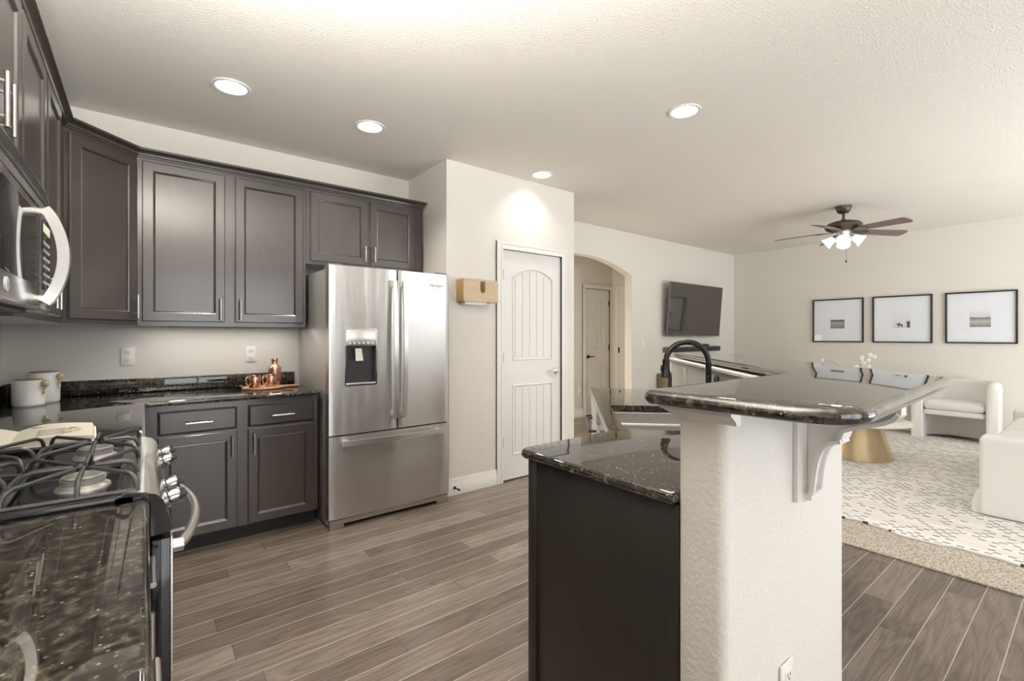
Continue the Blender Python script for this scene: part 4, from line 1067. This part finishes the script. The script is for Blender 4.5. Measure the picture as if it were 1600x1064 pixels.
for i in range(len(path)-1):
    for q in range(kk):
        F.append((i*kk+q, i*kk+(q+1) % kk, (i+1)*kk+(q+1) % kk, (i+1)*kk+q))
F.append(tuple(range(kk))); F.append(tuple((len(path)-1)*kk+q for q in range(kk))[::-1])
MB().add(V, F).build('shell', 'fabric', ac, 60)
def seat_ol(dx, front, back, r=0.25): return fillet([(-dx, front), (dx, front), (dx, back), (-dx, back)], [0.05, 0.05, r, r], 8)
iw = W2-TH+0.004
m = MB(); slab(m, seat_ol(iw, DF+0.025, DB-TH+0.01, 0.2), 0.29, 0.35, 0.012, 3); m.build('seat_rail', 'fabric', ac, 50)
m = MB(); slab(m, seat_ol(iw-0.004, DF+0.015, DB-TH, 0.2), 0.351, 0.46, 0.045, 6); m.build('seat_cushion', 'fabric', ac, 60)
# sofa facing the television wall
so_ = thing('sofa', (5.65, 0.05, RZ), 'long white slipcovered sofa at the right edge with its arm end towards the bar', 'sofa')
def arm(x0, x1): return MB().box((x0, -0.46, RZ+0.004), (x1, 0.555, 0.580), 0.03, 5)
arm(4.60, 4.80).build('arm', 'fabric', so_, 60); arm(6.52, 6.69).build('arm', 'fabric', so_, 60)
MB().box((4.80, -0.42, RZ+0.01), (6.52, 0.50, 0.36), 0.02, 3).build('base', 'fabric', so_, 60)
for a, b in ((4.805, 5.655), (5.66, 6.515)):
    MB().box((a, -0.30, 0.362), (b, 0.55, 0.515), 0.06, 6).build('seat_cushion', 'fabric', so_, 60)
MB().box((4.70, -0.48, RZ+0.02), (6.62, -0.25, 0.78), 0.06, 5).build('backrest', 'fabric', so_, 60)
for a, b in ((4.81, 5.655), (5.66, 6.51)):
    MB().box((a, -0.27, 0.51), (b, -0.08, 0.86), 0.07, 5).build('back_cushion', 'fabric', so_, 60)
sk_ = [(0.53, RZ+0.004), (0.585, RZ+0.004), (0.597, 0.05), (0.592, 0.12), (0.57, 0.19), (0.545, 0.22), (0.52, 0.22), (0.52, RZ+0.004)]
MB().prism(sk_, 4.64, 6.68, 'x').build('skirt', 'fabric', so_, 60)
# television and things below it
tv = thing('television', (6.72, YT-0.12, 1.67), 'large flat television tilted down on the far wall', 'television', None, False)
T = Matrix.Rotation(math.radians(4.5), 4, 'X')
tw_, th_ = 0.735, 0.40
MB().box((-tw_, -0.012, -th_), (tw_, 0.022, th_), 0.004, 2, T).build('casing', 'grey', tv)
MB().box((-tw_+0.006, -0.0135, -th_+0.016), (tw_-0.006, -0.0115, th_-0.006), 0, 2, T).build('screen', 'screen', tv, 0)
MB().box((-0.03, -0.0142, -th_+0.004), (0.03, -0.012, -th_+0.011), 0, 2, T).build('maker_mark', 'chrome', tv, 0)
MB().box((-0.2, 0.02, -0.2), (0.2, 0.112, 0.2), 0.005).build('wall_mount', 'blackmatte', tv)
sbx = thing('soundbar', (6.75, YT, 1.03), 'dark soundbar box on the wall under the television', 'speaker')
MB().box((6.02, YT-0.10, 1.035), (7.50, YT-0.002, 1.115), 0.006).build('cabinet', 'grey', sbx)
MB().box((6.04, YT-0.104, 1.042), (7.48, YT-0.1, 1.108), 0.001).build('grille', 'blackmatte', sbx)
t = MB().box((6.95, YT-0.08, 1.115), (7.18, YT-0.03, 1.150), 0.006).build('media_box', 'blackmatte', None); tag(t, 'small black media box sitting on the soundbar', 'device')
cn = thing('media_console', (6.8, YT-0.1, 0), 'brown wooden media console partly hidden behind the half wall', 'console')
MB().box((5.86, YT-0.17, 0.0), (7.7, YT-0.016, 0.735), 0.004).build('body', 'console', cn)
MB().box((5.90, YT-0.19, 0.04), (7.66, YT-0.17, 0.715), 0.003).build('door', 'blackmatte', cn)
# framed pictures on the end wall
ph = [photo('photo_road', [(0.02, (0.20, 0.19, 0.17)), (0.42, (0.36, 0.34, 0.31)), (0.60, (0.45, 0.43, 0.4)), (0.62, (0.10, 0.10, 0.09)), (0.78, (0.2, 0.19, 0.18)), (0.80, (0.85, 0.88, 0.94))], (1, 1, 5.6), (0, 0, 0)),
      photo('photo_rider', [(0.0, (0.5, 0.5, 0.5)), (0.12, (0.75, 0.75, 0.76)), (1.0, (0.85, 0.88, 0.94))], (1, 1, 5), (0, 0, 0)),
      photo('photo_hills', [(0.05, (0.22, 0.22, 0.22)), (0.35, (0.5, 0.5, 0.5)), (0.5, (0.32, 0.32, 0.33)), (0.56, (0.15, 0.15, 0.15)), (0.6, (0.7, 0.71, 0.73)), (1.0, (0.85, 0.88, 0.94))], (1, 1, 4.4), (0, 0, 0))]
FS = XA/8.0
fr_lab = ['black framed photograph of a road, leftmost of the three', 'black framed photograph of a horse and rider, the middle one', 'black framed photograph of low hills, rightmost of the three']
zc, fh = 1.283+0.222*FS, 0.635*FS
for i, (ya, yb) in enumerate(((2.757, 2.12), (2.017, 1.386), (1.264, 0.636))):
    yc, w = (ya+yb)/2*FS, (ya-yb)*FS
    r = thing('picture_frame', (XA, yc, zc), fr_lab[i], 'picture', 'framed photographs on the end wall', False, 0)
    f = MB(); a, b, t_ = w/2, fh/2, 0.018
    for p, q in (((-a, -b), (-a+t_, b)), ((a-t_, -b), (a, b)), ((-a+t_, -b), (a-t_, -b+t_)), ((-a+t_, b-t_), (a-t_, b))):
        f.box((-0.03, p[0], p[1]), (-0.001, q[0], q[1]), 0.001)
    f.build('frame', 'frame', r)
    MB().box((-0.012, -a+0.01, -b+0.01), (-0.002, a-0.01, b-0.01)).build('mat', 'mat', r, 0)
    pw_, pz0, pz1 = ((0.09, -0.118, 0.042), (0.093, -0.118, 0.115), (0.093, -0.118, 0.118))[i]
    pobj = MB().add([(0, -pw_, 0), (0, pw_, 0), (0, pw_, pz1-pz0), (0, -pw_, pz1-pz0), (-0.0012, -pw_, 0), (-0.0012, pw_, 0), (-0.0012, pw_, pz1-pz0), (-0.0012, -pw_, pz1-pz0)],
                    [(0, 1, 2, 3), (4, 5, 6, 7), (0, 1, 5, 4), (1, 2, 6, 5), (2, 3, 7, 6), (3, 0, 4, 7)]).build('photograph', ph[i], r, 0)
    pobj.location = (-0.0122, 0, pz0)
    if i == 1:
        s_ = MB(); x_ = -0.002
        # +local Y is to the left in the picture
        horse = [(0.062, 0.058), (0.050, 0.066), (0.040, 0.050), (0.030, 0.048), (0.008, 0.050), (-0.008, 0.048), (-0.016, 0.036), (-0.020, 0.022), (-0.012, 0.034), (-0.008, 0.004), (-0.002, 0.004), (0.002, 0.028), (0.028, 0.028), (0.030, 0.004), (0.036, 0.004), (0.040, 0.032), (0.050, 0.048)]
        rider = [(0.030, 0.046), (0.033, 0.068), (0.030, 0.076), (0.022, 0.076), (0.018, 0.066), (0.012, 0.044)]
        tree = [(-0.055, 0.004), (-0.060, 0.05), (-0.050, 0.075), (-0.066, 0.095), (-0.078, 0.08), (-0.092, 0.10), (-0.092, 0.004)]
        for sh_ in (horse, rider, tree): s_.prism(sh_, x_, x_+0.001, 'x')
        s_.build('silhouette', 'ink', pobj, 0)
    MB().add([(-0.02, -a+0.012, -b+0.012), (-0.02, a-0.012, -b+0.012), (-0.02, a-0.012, b-0.012), (-0.02, -a+0.012, b-0.012)], [(0, 1, 2, 3)]).build('glazing', 'glazing', r, 0)

# ================================================================== CEILING LIGHTS AND FAN
def downlight(x, y, label, power):
    r = thing('recessed_light', (x, y, CEIL), label, 'light', 'recessed ceiling lights', False)
    cut(ce, MB().cyl((x, y, CEIL-0.02), (x, y, CEIL+0.06), 0.080, 40))
    MB().lathe([(0.079, 0.0), (0.098, -0.0005), (0.099, -0.005), (0.094, -0.008), (0.080, -0.006), (0.076, 0.0), (0.058, 0.052), (0.0595, 0.053), (0.0785, 0.001)], (0, 0, 0), 40, None, 'z', False).build('trim_ring', 'trim', r)
    MB().lathe([(0.0585, 0.054), (0.0585, 0.050), (0, 0.050)], (0, 0, 0), 32).build('lens', 'can', r)
    l = bpy.data.lights.new('downlight_beam', 'SPOT'); l.energy = power; l.spot_size = math.radians(125); l.spot_blend = 0.9; l.shadow_soft_size = 0.07; l.color = (1, 0.95, 0.88)
    lo_ = bpy.data.objects.new('downlight_beam', l); COL.objects.link(lo_); lo_.parent = r; lo_.location = (0, 0, 0.03)
downlight(0.39, 3.07-0.0, 'round recessed light nearest the corner cabinets', 75)
downlight(1.20, 3.075, 'round recessed light above the fridge front', 75)
downlight(2.742, 3.06, 'round recessed light close above the white door', 17)
downlight(2.67, 1.64, 'round recessed light over the island sink', 110)
fc = Vector((6.0, 1.775, CEIL))
fn = thing('ceiling_fan', fc, 'bronze ceiling fan with five blades and a lit lamp cluster', 'fan', None, False)
MB().lathe([(0.075, 0), (0.074, -0.02), (0.060, -0.062), (0.045, -0.075), (0.016, -0.08), (0.013, -0.085)], (0, 0, 0), 32).build('canopy', 'fandark', fn)
MB().lathe([(0.0125, -0.08), (0.0125, -0.14), (0.024, -0.145), (0.024, -0.165), (0.03, -0.17)], (0, 0, 0), 20).build('downrod', 'fandark', fn)
MB().lathe([(0.03, -0.165), (0.10, -0.17), (0.15, -0.185), (0.172, -0.21), (0.172, -0.235), (0.155, -0.255), (0.10, -0.27), (0.06, -0.275)], (0, 0, 0), 44).build('motor_housing', 'fandark', fn)
MB().lathe([(0.062, -0.272), (0.062, -0.325), (0.05, -0.345), (0.0, -0.35)], (0, 0, 0), 28).build('light_fitter', 'nickel', fn)
bm0 = MB()
ol = fillet([(0.20, -0.055), (0.64, -0.07), (0.66, -0.03), (0.66, 0.03), (0.64, 0.07), (0.20, 0.055)], [0.02, 0.03, 0.02, 0.02, 0.03, 0.02], 4)
tilt = Matrix.Rotation(math.radians(-13), 4, 'X')
for k in range(5):
    Rz = Matrix.Rotation(math.radians(33+72*k), 4, 'Z') @ Matrix.Translation((0, 0, -0.268)) @ Matrix.Rotation(math.radians(2.5), 4, 'Y') @ tilt
    b = MB().prism(ol, -0.003, 0.003, mat=Rz).build('blade', 'blade', fn)
    ir = MB().prism(fillet([(0.09, -0.018), (0.20, -0.05), (0.26, -0.02), (0.26, 0.02), (0.20, 0.05), (0.09, 0.018)], 0.008, 3), -0.009, -0.0035, mat=Rz)
    ir.build('blade_iron', 'fandark', b)
for k in range(4):
    a = math.radians(-163.5+90*k); d = Vector((math.cos(a), math.sin(a), 0))
    ax = (d*0.85+Vector((0, 0, -0.62))).normalized()
    Q = Matrix.Translation(d*0.052+Vector((0, 0, -0.318))) @ ax.to_track_quat('Z', 'Y').to_matrix().to_4x4()
    MB().lathe([(0.014, 0.0), (0.016, 0.03), (0.022, 0.035), (0.022, 0.045)], (0, 0, 0), 16, Q).build('lamp_arm', 'nickel', fn)
    MB().lathe([(0.024, 0.040), (0.034, 0.052), (0.042, 0.085), (0.052, 0.115), (0.066, 0.135), (0.064, 0.137), (0.050, 0.117), (0.040, 0.087), (0.030, 0.05), (0.0, 0.046)], (0, 0, 0), 28, Q).build('lamp_shade', 'shade', fn)
    MB().lathe([(0.012, 0.05), (0.014, 0.07), (0.026, 0.10), (0.028, 0.115), (0.02, 0.133), (0, 0.139)], (0, 0, 0), 16, Q).build('bulb', 'bulb', fn)
m = MB(); m.cyl((0.02, -0.03, -0.34), (0.02, -0.03, -0.50), 0.0013, 6); m.sphere((0.02, -0.03, -0.505), 0.007, (1, 1, 1.6), 8); m.build('pull_chain', 'nickel', fn)
m = MB(); m.cyl((-0.02, -0.03, -0.34), (-0.02, -0.03, -0.60), 0.0013, 6); m.sphere((-0.02, -0.03, -0.608), 0.008, (1, 1, 2.0), 8); m.build('pull_chain', 'bronze', fn)

for o in bpy.data.objects:
    if '_world' in o: del o['_world']
